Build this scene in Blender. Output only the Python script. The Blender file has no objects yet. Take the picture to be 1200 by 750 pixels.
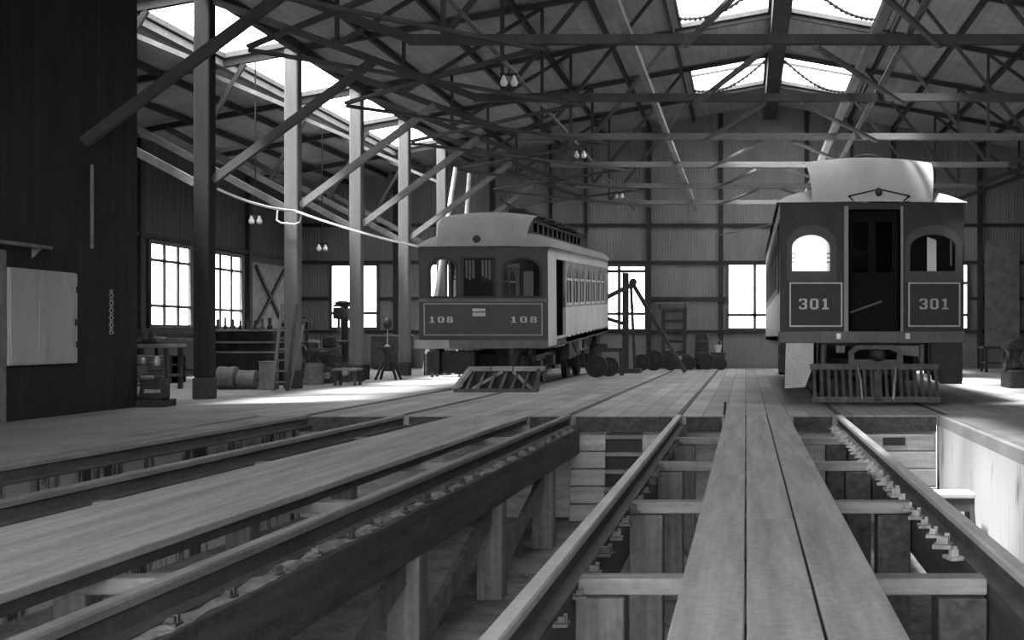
import bpy, bmesh, math, random
from mathutils import Vector, Matrix
random.seed(7)
S = bpy.context.scene
COL = S.collection
R = math.radians
F = 1400.0                      # focal length in pixels of a 1200 px wide frame
VX, VY = 874.0, 394.0           # vanishing point of the tracks
H = 1.0                         # eye height

def at(px, py, Y):
    return Vector(((px-VX)/F*Y, Y, H-(py-VY)/F*Y))
def on_floor(px, py):
    Y = F*H/(py-VY)
    return Vector(((px-VX)/F*Y, Y, 0))

# ------------------------------------------------------------------ materials
def new_mat(name):
    m = bpy.data.materials.new(name); m.use_nodes = True
    nt = m.node_tree; nt.nodes.clear()
    out = nt.nodes.new('ShaderNodeOutputMaterial'); b = nt.nodes.new('ShaderNodeBsdfPrincipled')
    nt.links.new(b.outputs[0], out.inputs[0])
    return m, nt, b
def grey(v, a=1): return (v, v, v, a)
def mat(name, g, rough=.8, var=.25, scale=(3, 3, 3), bump=.15, metal=0., fine=22., spec=.3):
    m, nt, b = new_mat(name); L = nt.links.new; N = nt.nodes.new
    tc = N('ShaderNodeTexCoord'); mp = N('ShaderNodeMapping'); mp.inputs['Scale'].default_value = scale
    L(tc.outputs['Object'], mp.inputs['Vector'])
    n1 = N('ShaderNodeTexNoise'); n1.inputs['Scale'].default_value = 1.; n1.inputs['Detail'].default_value = 6; n1.inputs['Roughness'].default_value = .65
    L(mp.outputs[0], n1.inputs['Vector'])
    n2 = N('ShaderNodeTexNoise'); n2.inputs['Scale'].default_value = fine; n2.inputs['Detail'].default_value = 3
    L(tc.outputs['Object'], n2.inputs['Vector'])
    r = N('ShaderNodeValToRGB')
    r.color_ramp.elements[0].position = .28; r.color_ramp.elements[0].color = grey(max(0.003, g*(1-var*1.3)))
    r.color_ramp.elements[1].position = .72; r.color_ramp.elements[1].color = grey(min(.95, g*(1+var)))
    ad = N('ShaderNodeMath'); ad.operation = 'MULTIPLY_ADD'; ad.inputs[1].default_value = .35
    sb = N('ShaderNodeMath'); sb.operation = 'MULTIPLY_ADD'; sb.inputs[1].default_value = 1.; sb.inputs[2].default_value = -.175
    L(n1.outputs['Fac'], sb.inputs[0]); L(n2.outputs['Fac'], ad.inputs[0]); L(sb.outputs[0], ad.inputs[2])
    L(ad.outputs[0], r.inputs['Fac']); L(r.outputs['Color'], b.inputs['Base Color'])
    b.inputs['Roughness'].default_value = rough; b.inputs['Metallic'].default_value = metal
    b.inputs['Specular IOR Level'].default_value = spec
    if bump:
        bp = N('ShaderNodeBump'); bp.inputs['Strength'].default_value = bump; bp.inputs['Distance'].default_value = .02
        L(ad.outputs[0], bp.inputs['Height']); L(bp.outputs[0], b.inputs['Normal'])
    return m
def corrugated(name, g, axis, period=.09, var=.2):
    m = mat(name, g, .75, var, (.9, .9, .35), .0)
    nt = m.node_tree; L = nt.links.new; N = nt.nodes.new
    b = [n for n in nt.nodes if n.type == 'BSDF_PRINCIPLED'][0]
    tc = N('ShaderNodeTexCoord'); w = N('ShaderNodeTexWave'); w.bands_direction = axis
    w.inputs['Scale'].default_value = 1/period/3.2; w.inputs['Distortion'].default_value = .0
    L(tc.outputs['Object'], w.inputs['Vector'])
    bp = N('ShaderNodeBump'); bp.inputs['Strength'].default_value = .35; bp.inputs['Distance'].default_value = .03
    L(w.outputs['Fac'], bp.inputs['Height']); L(bp.outputs[0], b.inputs['Normal'])
    return m
def boards(name, g, width, length, along='Y', var=.18, gap=.006, rough=.8):
    m, nt, b = new_mat(name); L = nt.links.new; N = nt.nodes.new
    tc = N('ShaderNodeTexCoord'); mp = N('ShaderNodeMapping')
    if along == 'Y': mp.inputs['Rotation'].default_value = (0, 0, R(90))
    if along == 'Z': mp.inputs['Rotation'].default_value = (0, R(90), 0)
    L(tc.outputs['Object'], mp.inputs['Vector'])
    br = N('ShaderNodeTexBrick'); br.inputs['Scale'].default_value = 1
    br.inputs['Brick Width'].default_value = length; br.inputs['Row Height'].default_value = width
    br.inputs['Mortar Size'].default_value = gap; br.inputs['Mortar Smooth'].default_value = .2
    br.inputs['Color1'].default_value = grey(g*(1-var)); br.inputs['Color2'].default_value = grey(g*(1+var)); br.inputs['Mortar'].default_value = grey(g*.35)
    L(mp.outputs[0], br.inputs['Vector'])
    n = N('ShaderNodeTexNoise'); n.inputs['Scale'].default_value = .9; n.inputs['Detail'].default_value = 8; n.inputs['Roughness'].default_value = .7
    L(tc.outputs['Object'], n.inputs['Vector'])
    r = N('ShaderNodeValToRGB'); r.color_ramp.elements[0].position = .3; r.color_ramp.elements[0].color = grey(.68)
    r.color_ramp.elements[1].position = .7; r.color_ramp.elements[1].color = grey(1.15)
    L(n.outputs['Fac'], r.inputs['Fac'])
    mx = N('ShaderNodeMix'); mx.data_type = 'RGBA'; mx.blend_type = 'MULTIPLY'; mx.inputs['Factor'].default_value = 1
    L(br.outputs['Color'], mx.inputs['A']); L(r.outputs['Color'], mx.inputs['B'])
    L(mx.outputs['Result'], b.inputs['Base Color'])
    b.inputs['Roughness'].default_value = rough; b.inputs['Specular IOR Level'].default_value = .3
    bp = N('ShaderNodeBump'); bp.inputs['Strength'].default_value = .35; bp.inputs['Distance'].default_value = .015
    L(br.outputs['Fac'], bp.inputs['Height']); bp.invert = True; L(bp.outputs[0], b.inputs['Normal'])
    return m
def streaked(name, light, dark, thr):
    """whitewash that has come off in vertical streaks"""
    m, nt, b = new_mat(name); L = nt.links.new; N = nt.nodes.new
    tc = N('ShaderNodeTexCoord'); mp = N('ShaderNodeMapping'); mp.inputs['Scale'].default_value = (2.2, 2.2, .35)
    L(tc.outputs['Object'], mp.inputs['Vector'])
    n = N('ShaderNodeTexNoise'); n.inputs['Scale'].default_value = 1.6; n.inputs['Detail'].default_value = 7; n.inputs['Roughness'].default_value = .72
    L(mp.outputs[0], n.inputs['Vector'])
    r = N('ShaderNodeValToRGB'); r.color_ramp.elements[0].position = thr; r.color_ramp.elements[0].color = grey(dark)
    r.color_ramp.elements[1].position = thr+.09; r.color_ramp.elements[1].color = grey(light)
    L(n.outputs['Fac'], r.inputs['Fac']); L(r.outputs['Color'], b.inputs['Base Color'])
    b.inputs['Roughness'].default_value = .9
    bp = N('ShaderNodeBump'); bp.inputs['Strength'].default_value = .3; bp.inputs['Distance'].default_value = .02
    L(n.outputs['Fac'], bp.inputs['Height']); L(bp.outputs[0], b.inputs['Normal'])
    return m
def glass(name, tint=.95, gloss=.08, rough=.05):
    m = bpy.data.materials.new(name); m.use_nodes = True; nt = m.node_tree; nt.nodes.clear()
    N = nt.nodes.new; L = nt.links.new
    o = N('ShaderNodeOutputMaterial'); t = N('ShaderNodeBsdfTransparent'); t.inputs[0].default_value = grey(tint)
    g = N('ShaderNodeBsdfGlossy'); g.inputs['Roughness'].default_value = rough
    mx = N('ShaderNodeMixShader'); mx.inputs[0].default_value = gloss
    L(t.outputs[0], mx.inputs[1]); L(g.outputs[0], mx.inputs[2]); L(mx.outputs[0], o.inputs[0])
    return m

WX, WY, WZ = (.9, 12, 12), (12, .9, 12), (12, 12, .9)
M = dict(
    floor=boards('floor boards', .30, .27, 4.6),
    earth=mat('packed floor', .26, .9, .22, (1.1, 1.1, 1.1), .25),
    pit=mat('pit floor dirt', .16, .95, .55, (1.6, 1.6, 1.6), .4),
    concrete=streaked('old whitewashed concrete', .42, .03, .43),
    whitewash=streaked('whitewash', .46, .15, .33),
    pitend=mat('pit end boards', .34, .9, .3, (1.2, 6, 8), .3),
    back=corrugated('corrugated iron', .19, 'X'),
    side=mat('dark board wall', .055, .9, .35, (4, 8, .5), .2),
    partition=mat('sooty plank partition', .022, .95, .4, (9, 9, .5), .2),
    roof=boards('roof boards', .27, .22, 5., 'Y', .1, .004),
    trim=mat('dark girt timber', .032, .9, .3, (6, 6, 6), .1),
    frame=mat('window frame paint', .07, .8, .2, (6, 6, 6), .1),
    plank_y=mat('walkway plank', .33, .85, .28, (9, .55, 9), .2),
    plank_y2=mat('walkway plank worn', .31, .85, .3, (7, .6, 7), .2),
    timber_x=mat('joist timber', .20, .88, .3, WX, .2),
    timber_y=mat('stringer timber', .060, .9, .4, WY, .3),
    timber_z=mat('post timber', .13, .88, .35, WZ, .2),
    board_l=mat('light pit board', .36, .88, .25, WX, .2),
    rail_d=mat('dull rail head', .19, .6, .25, (8, 2, 8), .1, 0, 30, .4),
    rail=mat('worn rail head', .42, .45, .2, (8, 2, 8), .1, 0, 30, .5),
    web=mat('rusty rail web', .07, .8, .4, (8, 2, 8), .2),
    plate=mat('pale tie plate', .30, .7, .4, (10, 10, 10), .1),
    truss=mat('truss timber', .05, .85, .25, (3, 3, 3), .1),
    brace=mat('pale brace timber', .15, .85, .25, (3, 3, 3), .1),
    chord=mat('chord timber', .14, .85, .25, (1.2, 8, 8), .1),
    trough=mat('pale trough timber', .30, .8, .2, (6, 1.5, 6), .1),
    column=mat('painted column', .125, .75, .18, (8, 8, .5), .1),
    column_shade=mat('darkened column', .013, .9, .4, (8, 8, .6), .2),  # column colour with the nearest column's shade put into it
    foot=mat('darkened column foot', .05, .9, .3, (6, 6, 6), .2),
    cabinet=mat('cabinet cream paint', .36, .6, .12, (3, 3, .8), .05),
    car=mat('car dark paint', .022, .55, .3, (2, 2, .8), .05, spec=.25),
    car2=mat('second car dark paint', .034, .55, .25, (2, 2, .8), .05, spec=.4),
    cream=mat('car cream paint', .50, .55, .15, (1.5, 1.5, .7), .05),
    sill=mat('car sill paint', .10, .6, .25, (3, 3, 3), .05),
    sill_l=mat('scuffed bumper paint', .24, .7, .25, (3, 3, 3), .05),
    post=mat('car light post', .22, .6, .2, (6, 6, 1), .05),
    canvas=mat('canvas roof', .42, .85, .1, (3, 3, 3), .08),
    canvas2=mat('dusty canvas roof', .27, .85, .14, (3, 3, 3), .08),
    iron=mat('black iron', .022, .6, .4, (8, 8, 8), .2, .0),
    iron2=mat('grey iron', .07, .55, .4, (8, 8, 8), .2, .3),
    steel=mat('bright steel', .35, .4, .3, (8, 8, 8), .1, .6),
    line=mat('number paint', .42, .6, .15, (5, 5, 5), .0),
    line2=mat('darker number paint', .33, .7, .2, (5, 5, 5), .0),
    black=mat('unlit black paint', .008, .9, .3, (3, 3, 3), .0, spec=.1),
    chips=mat('pale chips', .2, .95, .5, (9, 5, 9), .3),
    stepm=mat('pale step paint', .42, .7, .2, (3, 3, 3), .05),
    interior=mat('car interior', .012, .8, .3, (3, 3, 3), .05),
    shade=mat('white for window light', .88, .9, .03, (3, 3, 3), .0),  # white colour stands for light in the car's end windows
    stripe=mat('striped curtain light', .40, .9, .1, (3, 3, 3), .0),
    dwood=mat('dark workshop wood', .05, .9, .35, (5, 5, 5), .15),
    mwood=mat('grey workshop wood', .17, .9, .3, (5, 5, 5), .15),
    rope=mat('pale rope', .75, .9, .1, (9, 9, 9), .0),
    bulb=mat('white glass shade', .75, .3, .05, (3, 3, 3), .0, spec=.5),
    outside=mat('dusty yard', .32, .95, .2, (.3, .3, .3), .0),
    drum=mat('grey drum', .18, .6, .3, (3, 8, 8), .1, .2),
)
GLASS = glass('window glass')
DGLASS = glass('car window glass', .2, .06)

# ------------------------------------------------------------------ mesh builder
class MB:
    def __init__(s): s.bm = bmesh.new()
    def box(s, c, size, rot=None):
        m = Matrix.Translation(Vector(c))
        if rot is not None: m = m @ rot
        m = m @ Matrix.Diagonal((size[0], size[1], size[2], 1))
        bmesh.ops.create_cube(s.bm, size=1, matrix=m); return s
    def bx(s, x0, x1, y0, y1, z0, z1):
        return s.box(((x0+x1)/2, (y0+y1)/2, (z0+z1)/2), (abs(x1-x0), abs(y1-y0), abs(z1-z0)))
    def bar(s, p, q, w, h=None):
        """square timber from p to q, h measured upwards as far as it can be"""
        p, q = Vector(p), Vector(q); d = q-p; h = h or w
        y = d.normalized(); up = Vector((0, 0, 1)) if abs(y.z) < .95 else Vector((0, 1, 0))
        x = y.cross(up).normalized(); z = x.cross(y)
        rot = Matrix((x, y, z)).transposed().to_4x4()
        return s.box((p+q)/2, (w, d.length, h), rot)
    def cyl(s, p, q, r, n=16, r2=None):
        p, q = Vector(p), Vector(q); d = q-p
        rot = d.to_track_quat('Z', 'Y').to_matrix().to_4x4()
        bmesh.ops.create_cone(s.bm, cap_ends=True, segments=n, radius1=r, radius2=r if r2 is None else r2, depth=d.length, matrix=Matrix.Translation((p+q)/2) @ rot)
        return s
    def ball(s, c, r, sc=(1, 1, 1), n=14):
        bmesh.ops.create_uvsphere(s.bm, u_segments=n, v_segments=max(6, n//2+1), radius=r, matrix=Matrix.Translation(Vector(c)) @ Matrix.Diagonal((*sc, 1))); return s
    def tube(s, pts, r, n=8):
        pts = [Vector(p) for p in pts]; rings = []
        for i, p in enumerate(pts):
            d = (pts[min(i+1, len(pts)-1)]-pts[max(i-1, 0)]).normalized()
            a = d.cross(Vector((0, 0, 1)) if abs(d.z) < .9 else Vector((1, 0, 0))).normalized(); b = d.cross(a)
            rings.append([s.bm.verts.new(p+(a*math.cos(t*2*math.pi/n)+b*math.sin(t*2*math.pi/n))*r) for t in range(n)])
        for u, v in zip(rings, rings[1:]):
            for t in range(n): s.bm.faces.new((u[t], u[(t+1) % n], v[(t+1) % n], v[t]))
        s.bm.faces.new(rings[0][::-1]); s.bm.faces.new(rings[-1]); return s
    def lathe(s, c, prof, axis='Z', n=24):
        c = Vector(c); rings = []
        for r, t in prof:
            ring = []
            for k in range(n):
                a = 2*math.pi*k/n; u, v = r*math.cos(a), r*math.sin(a)
                o = {'Z': (u, v, t), 'X': (t, u, v), 'Y': (u, t, v)}[axis]
                ring.append(s.bm.verts.new(c+Vector(o)))
            rings.append(ring)
        for u, v in zip(rings, rings[1:]):
            for k in range(n): s.bm.faces.new((u[k], u[(k+1) % n], v[(k+1) % n], v[k]))
        s.bm.faces.new(rings[0][::-1]); s.bm.faces.new(rings[-1]); return s
    def ring(s, c, r_out, r_in, half, axis='Y', n=28):
        c = Vector(c); rings = []
        for r, t in ((r_out, -half), (r_out, half), (r_in, half), (r_in, -half)):
            rings.append([s.bm.verts.new(c+Vector({'Z': (r*math.cos(a), r*math.sin(a), t), 'X': (t, r*math.cos(a), r*math.sin(a)), 'Y': (r*math.cos(a), t, r*math.sin(a))}[axis])) for a in [2*math.pi*k/n for k in range(n)]])
        for i in range(4):
            u, v = rings[i], rings[(i+1) % 4]
            for k in range(n): s.bm.faces.new((u[k], u[(k+1) % n], v[(k+1) % n], v[k]))
        return s
    def prism(s, poly, axis, a, b):
        """extrude a 2-D outline along an axis from a to b"""
        def P(u, v, t): return {'X': (t, u, v), 'Y': (u, t, v), 'Z': (u, v, t)}[axis]
        A = [s.bm.verts.new(P(u, v, a)) for u, v in poly]; B = [s.bm.verts.new(P(u, v, b)) for u, v in poly]
        s.bm.faces.new(A); s.bm.faces.new(B[::-1])
        for i in range(len(poly)):
            j = (i+1) % len(poly); s.bm.faces.new((A[j], A[i], B[i], B[j]))
        return s
    def sheet(s, fn, nu, nv, t=None):
        """surface fn(u,v), u,v in 0..1, thickened downwards by t"""
        top = [[s.bm.verts.new(fn(i/nu, j/nv)) for j in range(nv+1)] for i in range(nu+1)]
        fs = []
        for i in range(nu):
            for j in range(nv): fs.append(s.bm.faces.new((top[i][j], top[i+1][j], top[i+1][j+1], top[i][j+1])))
        if t:
            r = bmesh.ops.solidify(s.bm, geom=fs, thickness=t)
        return s
    def plate(s, outer, holes, t, axis='Y', pos=0.):
        """flat plate with holes in the XZ (axis Y) or YZ (axis X) plane"""
        cu = bpy.data.curves.new('tmp', 'CURVE'); cu.dimensions = '2D'; cu.fill_mode = 'BOTH'; cu.extrude = t/2
        for pl in [outer]+list(holes):
            sp = cu.splines.new('POLY'); sp.points.add(len(pl)-1); sp.use_cyclic_u = True
            for k, (u, v) in enumerate(pl): sp.points[k].co = (u, v, 0, 1)
        ob = bpy.data.objects.new('tmp', cu); COL.objects.link(ob)
        me = bpy.data.meshes.new_from_object(ob.evaluated_get(bpy.context.evaluated_depsgraph_get()))
        for v in me.vertices:
            a, b, c = v.co
            v.co = (a, pos+c, b) if axis == 'Y' else (pos+c, a, b)
        s.bm.from_mesh(me)
        bpy.data.objects.remove(ob); bpy.data.curves.remove(cu); bpy.data.meshes.remove(me); return s
    def build(s, name, m, parent=None, smooth=False, bevel=0., loc=None):
        bmesh.ops.remove_doubles(s.bm, verts=s.bm.verts, dist=1e-6)
        bmesh.ops.recalc_face_normals(s.bm, faces=s.bm.faces)
        me = bpy.data.meshes.new(name); s.bm.to_mesh(me); s.bm.free()
        for mm in (m if isinstance(m, (list, tuple)) else [m]): me.materials.append(mm)
        o = bpy.data.objects.new(name, me); COL.objects.link(o)
        if parent: o.parent = parent
        if loc: o.location = loc
        if smooth:
            for p in me.polygons: p.use_smooth = True
            try: me.set_sharp_from_angle(angle=R(35))
            except Exception: pass
        if bevel:
            b = o.modifiers.new('bevel', 'BEVEL'); b.width = bevel; b.segments = 2; b.limit_method = 'ANGLE'
        return o
def arch(x0, x1, z0, z1, rise=None, n=14):
    """outline of an opening with a round head"""
    cx, hw = (x0+x1)/2, (x1-x0)/2; rise = rise or hw
    return [(x0, z0), (x1, z0)]+[(cx+hw*math.cos(math.pi*k/n), z1-rise+rise*math.sin(math.pi*k/n)) for k in range(n+1)]
def rect(x0, x1, z0, z1): return [(x0, z0), (x1, z0), (x1, z1), (x0, z1)]

def tag(o, label, cat, group=None):
    o['label'] = label; o['category'] = cat
    if group: o['group'] = group
    return o
def thing(name, label, cat, loc=(0, 0, 0), group=None, rot=(0, 0, 0)):
    o = bpy.data.objects.new(name, None); o.empty_display_size = .1; COL.objects.link(o)
    o.location = loc; o.rotation_euler = rot
    return tag(o, label, cat, group)
def struct(o): o['kind'] = 'structure'; return o
def kids(o): return [c for c in COL.objects if c.parent is o]
def dup(root, loc, label=None, rot=None):
    r = root.copy(); COL.objects.link(r); r.location = loc
    if rot is not None: r.rotation_euler = rot
    if label: r['label'] = label
    for ch in kids(root):
        c = ch.copy(); COL.objects.link(c); c.parent = r
        for g in kids(ch):
            d = g.copy(); COL.objects.link(d); d.parent = c
    return r
ORD = ['first', 'second', 'third', 'fourth', 'fifth', 'sixth', 'seventh', 'eighth', 'ninth', 'tenth', 'eleventh', 'twelfth', 'thirteenth', 'fourteenth', 'fifteenth']

# ------------------------------------------------------------------ the room
BAY = 3.74
TY = [19.14+BAY*k for k in range(-4, 5)]         # truss lines
WALL_Y, XL, XR, XC, XCR = 37.3, -14.0, 14.0, -8.67, 10.2
Y0 = -3.0
PIT_Y = 15.05
PX0, PX1, PZ = -6.15, 2.42, -1.3
def zroof(x): return 8.25-.18*abs(x-.75)

def cells(us, vs, holes, mapf, name, m, thick):
    """wall / slab made of one grid with openings; holes are (u0,u1,v0,v1)"""
    us = sorted(set([round(u, 4) for u in us]+[round(h[k], 4) for h in holes for k in (0, 1)]))
    vs = sorted(set([round(v, 4) for v in vs]+[round(h[k], 4) for h in holes for k in (2, 3)]))
    mb = MB(); V = {}
    def vert(i, j, k):
        if (i, j, k) not in V: V[i, j, k] = mb.bm.verts.new(mapf(us[i], vs[j], k*thick))
        return V[i, j, k]
    nu, nv = len(us)-1, len(vs)-1
    solid = {}
    for i in range(nu):
        for j in range(nv):
            u, v = (us[i]+us[i+1])/2, (vs[j]+vs[j+1])/2
            solid[i, j] = not any(h[0] < u < h[1] and h[2] < v < h[3] for h in holes)
    for (i, j), ok in solid.items():
        if not ok: continue
        for k in (0, 1):
            f = mb.bm.faces.new((vert(i, j, k), vert(i+1, j, k), vert(i+1, j+1, k), vert(i, j+1, k)))
        for (a, b, ni, nj) in (((i, j), (i+1, j), i, j-1), ((i, j+1), (i+1, j+1), i, j+1), ((i, j), (i, j+1), i-1, j), ((i+1, j), (i+1, j+1), i+1, j)):
            if not solid.get((ni, nj), False):
                mb.bm.faces.new((vert(*a, 0), vert(*b, 0), vert(*b, 1), vert(*a, 1)))
    return struct(mb.build(name, m))

# floor with the pit opening; boards between the tracks, packed earth beside them
fl = cells([XL, -6.6, 6.4, XR], [Y0, 16, WALL_Y], [(PX0, PX1, Y0-1, PIT_Y)], lambda u, v, k: (u, v, -k), 'floor', [M['floor'], M['earth']], .12)
for p in fl.data.polygons:
    c = sum((fl.data.vertices[i].co for i in p.vertices), Vector())/len(p.vertices)
    p.material_index = 0 if (-6.6 < c.x < 6.4 and c.y > 15) else 1
struct(MB().bx(PX0-.1, PX1+.1, Y0, PIT_Y+.3, PZ-.1, PZ).build('pit_floor', M['pit']))
# long pit walls, the left one follows its slightly skewed rail
struct(MB().prism([(-6.15, Y0), (-6.02, 8), (-5.66, PIT_Y+.1), (-6.6, PIT_Y+.1), (-6.6, Y0)], 'Z', PZ, -.125).build('wall_pit_left', M['concrete']))
struct(MB().prism([(-6.15, Y0), (-6.02, 8), (-5.66, PIT_Y), (-6.0, PIT_Y), (-6.15, 10)], 'Z', -.12, 0).build('trim_1', M['earth']))
struct(MB().bx(PX1, PX1+.4, Y0, PIT_Y+.1, PZ, -.125).build('wall_pit_right', M['whitewash']))
struct(MB().bx(-5.7, PX1, PIT_Y+.12, PIT_Y+.4, PZ, -.125).build('wall_pit_end', M['pitend']))

# window openings
BW = [(-12.95, -11.48, 1.25, 3.22), (-9.95, -8.45, 1.22, 3.26), (-4.32, -3.12, 1.2, 3.2), (-.56, .72, 1.22, 3.25), (5.85, 6.93, 1.22, 3.25)]
cells([XL, .75, XR], [0, 5.2], BW, lambda u, v, k: (u, WALL_Y+k, v), 'wall_back', M['back'], .12)
g = MB(); g.prism([(XL, 5.2), (XR, 5.2), (XR, zroof(XR)), (.75, zroof(.75)), (XL, zroof(XL))], 'Y', WALL_Y, WALL_Y+.12)
struct(g.build('wall_gable', M['back']))
LW = [(27.95, 30.05, 1.24, 3.22), (31.0, 33.1, 1.22, 3.2)]
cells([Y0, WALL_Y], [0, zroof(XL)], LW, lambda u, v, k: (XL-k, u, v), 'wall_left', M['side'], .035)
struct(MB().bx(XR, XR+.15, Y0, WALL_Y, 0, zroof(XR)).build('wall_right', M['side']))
struct(MB().bx(XC-.06, XC+.06, Y0, 16.9, 0, zroof(XC)-.25).build('wall_partition', M['partition']))

cells([XL, .75, XR], [0, 5.9], [(-7.5, 2.6, -1, 5.0)], lambda u, v, k: (u, Y0-k, v), 'wall_front', M['side'], .15)
struct(MB().prism([(XL, 5.9), (XR, 5.9), (XR, zroof(XR)), (.75, zroof(.75)), (XL, zroof(XL))], 'Y', Y0-.15, Y0).build('wall_front_gable', M['side']))
# roof with its glazed openings
SKY = [(XC-1.28, XC+.02, TY[k]+.12, TY[k+1]-.12) for k in range(3, 8)]
RIDGE_BAYS = [1, 3, 4, 5, 7]
for k in RIDGE_BAYS:
    if k == 1: SKY.append((-1.45, -.5, TY[k]+.2, TY[k+1]+.9)); continue  # unseen half pane added so the sun lights the pit wall
    if k in (3, 4): SKY.append((.98, 2.15, TY[k]+.2, TY[k+1]-.15)); continue  # unseen panes, added and trimmed to set the sun patch on the right
    SKY += [(-1.45, .52, TY[k]+.2, TY[k+1]-.15), (.98, 3.05, TY[k]+.2, TY[k+1]-.15)]
cells([XL, .75, XR], [Y0, WALL_Y+.1], SKY, lambda u, v, k: (u, v, zroof(u)+k), 'ceiling', M['roof'], .07)

wn = [0]
def window(name_mat, make_frame, make_pane):
    wn[0] += 1
    f = struct(make_frame.build('window_%d' % wn[0], name_mat)); make_pane.build('pane', GLASS, f); return f
def back_window(x0, x1, z0, z1, vs=(), hs=()):
    f = MB(); w = .06
    f.plate(rect(x0-.05, x1+.05, z0-.05, z1+.05), [rect(x0+w*.6, x1-w*.6, z0+w*.6, z1-w*.6)], .08, 'Y', WALL_Y-.045)
    for v in vs: f.bx(v-.048, v+.048, WALL_Y-.07, WALL_Y-.03, z0, z1)
    for h in hs: f.bx(x0, x1, WALL_Y-.07, WALL_Y-.03, h-.045, h+.045)
    p = MB().bx(x0+.03, x1-.03, WALL_Y+.02, WALL_Y+.026, z0+.03, z1-.03)
    return window(M['frame'], f, p)
back_window(*BW[0], vs=(), hs=(1.72,))
back_window(*BW[1], vs=(-9.2,), hs=(2.2,))
back_window(*BW[2], vs=(-3.95,), hs=(1.7, 3.03))
back_window(*BW[3], vs=(.28,), hs=(1.66,))
back_window(*BW[4], vs=(6.4,), hs=(1.66, 2.66))
for (y0, y1, z0, z1) in LW:
    f = MB(); f.plate(rect(y0-.05, y1+.05, z0-.05, z1+.05), [rect(y0+.04, y1-.04, z0+.04, z1-.04)], .08, 'X', XL+.045)
    for t in (1/3, 2/3): f.bx(XL+.03, XL+.07, y0+(y1-y0)*t-.05, y0+(y1-y0)*t+.05, z0, z1)
    for z in (z0+.48, z1-.42): f.bx(XL+.03, XL+.07, y0, y1, z-.035, z+.035)
    window(M['frame'], f, MB().bx(XL-.03, XL-.024, y0+.02, y1-.02, z0+.02, z1-.02))
for (x0, x1, y0, y1) in SKY:
    f = MB(); z = zroof
    for (a, b) in (((x0, y0), (x1, y0)), ((x0, y1), (x1, y1)), ((x0, y0), (x0, y1)), ((x1, y0), (x1, y1))):
        f.bar((a[0], a[1], z(a[0])+.02), (b[0], b[1], z(b[0])+.02), .06, .1)
    if x1-x0 > 1.5:
        ym = y0+(y1-y0)*.32
        f.bar((x0, ym, z(x0)+.03), (x1, ym, z(x1)+.03), .07, .06)
    else:
        ym = (y0+y1)/2
        xm = (x0+x1)/2
    p = MB().sheet(lambda u, v: (x0+(x1-x0)*u, y0+(y1-y0)*v, z(x0+(x1-x0)*u)+.05), 1, 1, .006)
    w = window(M['frame'], f, p)
    if x1-x0 > 1.5:
        xi, xo = (x1, x0) if x1 < .75 else (x0, x1)
        ya, yb = y0+.35, min(y0+2.5, y1-.3)
        def cp(q): return (xi+(xo-xi)*q, ya+(yb-ya)*q, z(xi+(xo-xi)*q)-.06-.3*math.sin(q*math.pi))
        c = MB().tube([cp(q/8) for q in range(9)], .03, 6)
        for t in range(18): c.ball(cp((t+.5)/18), .05, n=6)
        c.build('pull_chain', M['iron'], w)

# girts and posts on the back wall
tn = [1]
def trim(mb, m=None):
    tn[0] += 1; return struct(mb.build('trim_%d' % tn[0], m or M['trim']))
for z in (1.14, 2.17, 3.3, 4.46):
    segs = [(XL, XR)]
    for (a, b, c, d) in BW:
        if c < z < d: segs = [q for (s, e) in segs for q in ((s, min(e, a-.06)), (max(s, b+.06), e)) if q[1]-q[0] > .1]
    for (s, e) in segs: trim(MB().bx(s, e, WALL_Y-.1, WALL_Y-.001, z-.05, z+.05))
for x in (-10.9, -7.9, -3.02, -.78, 1.9, 4.6, 7.3, 9.8):
    trim(MB().bx(x-.07, x+.07, WALL_Y-.16, WALL_Y-.001, 0, zroof(x)-.05))
for x in (-6.1, 3.3, -5.0):
    trim(MB().bx(x-.04, x+.04, WALL_Y-.1, WALL_Y-.001, 3.35, zroof(x)-.05))
for y in (17, 20.5, 24, 27.5, 30.5, 33.5):
    trim(MB().bx(XL+.001, XL+.13, y-.1, y+.1, 0, zroof(XL)-.05))
for z in (1.12, 3.35): trim(MB().bx(XL+.001, XL+.1, Y0, WALL_Y-.2, z-.05, z+.05))
# eave beams over the column lines, ridge board and purlins
trim(MB().bx(XC+.06, XC+.24, Y0, WALL_Y-.2, zroof(XC)-.15, zroof(XC)-.01))
trim(MB().bx(XC-1.45, XC-1.31, Y0, WALL_Y-.2, zroof(XC-1.4)-.16, zroof(XC-1.4)-.03), M['brace'])
trim(MB().bx(XCR-.1, XCR+.1, Y0, WALL_Y-.2, zroof(XCR)-.36, zroof(XCR)-.03))
trim(MB().bx(.56, .94, Y0, WALL_Y-.2, 7.72, 8.2))
for x in (-12.4, -11.2, -7.2, -5.8, -4.4, -3.0, -1.62, 3.22, 4.6, 6.0, 7.4, 8.8, 12.0):
    trim(MB().bx(x-.04, x+.04, Y0, WALL_Y-.02, zroof(x)-.15, zroof(x)-.02))

# ground around the building
cells([-160, 160], [-120, 220], [(XL-.15, XR+.15, Y0, WALL_Y+.12)], lambda u, v, k: (u, v, -.13-k), 'ground', M['outside'], .1)

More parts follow.
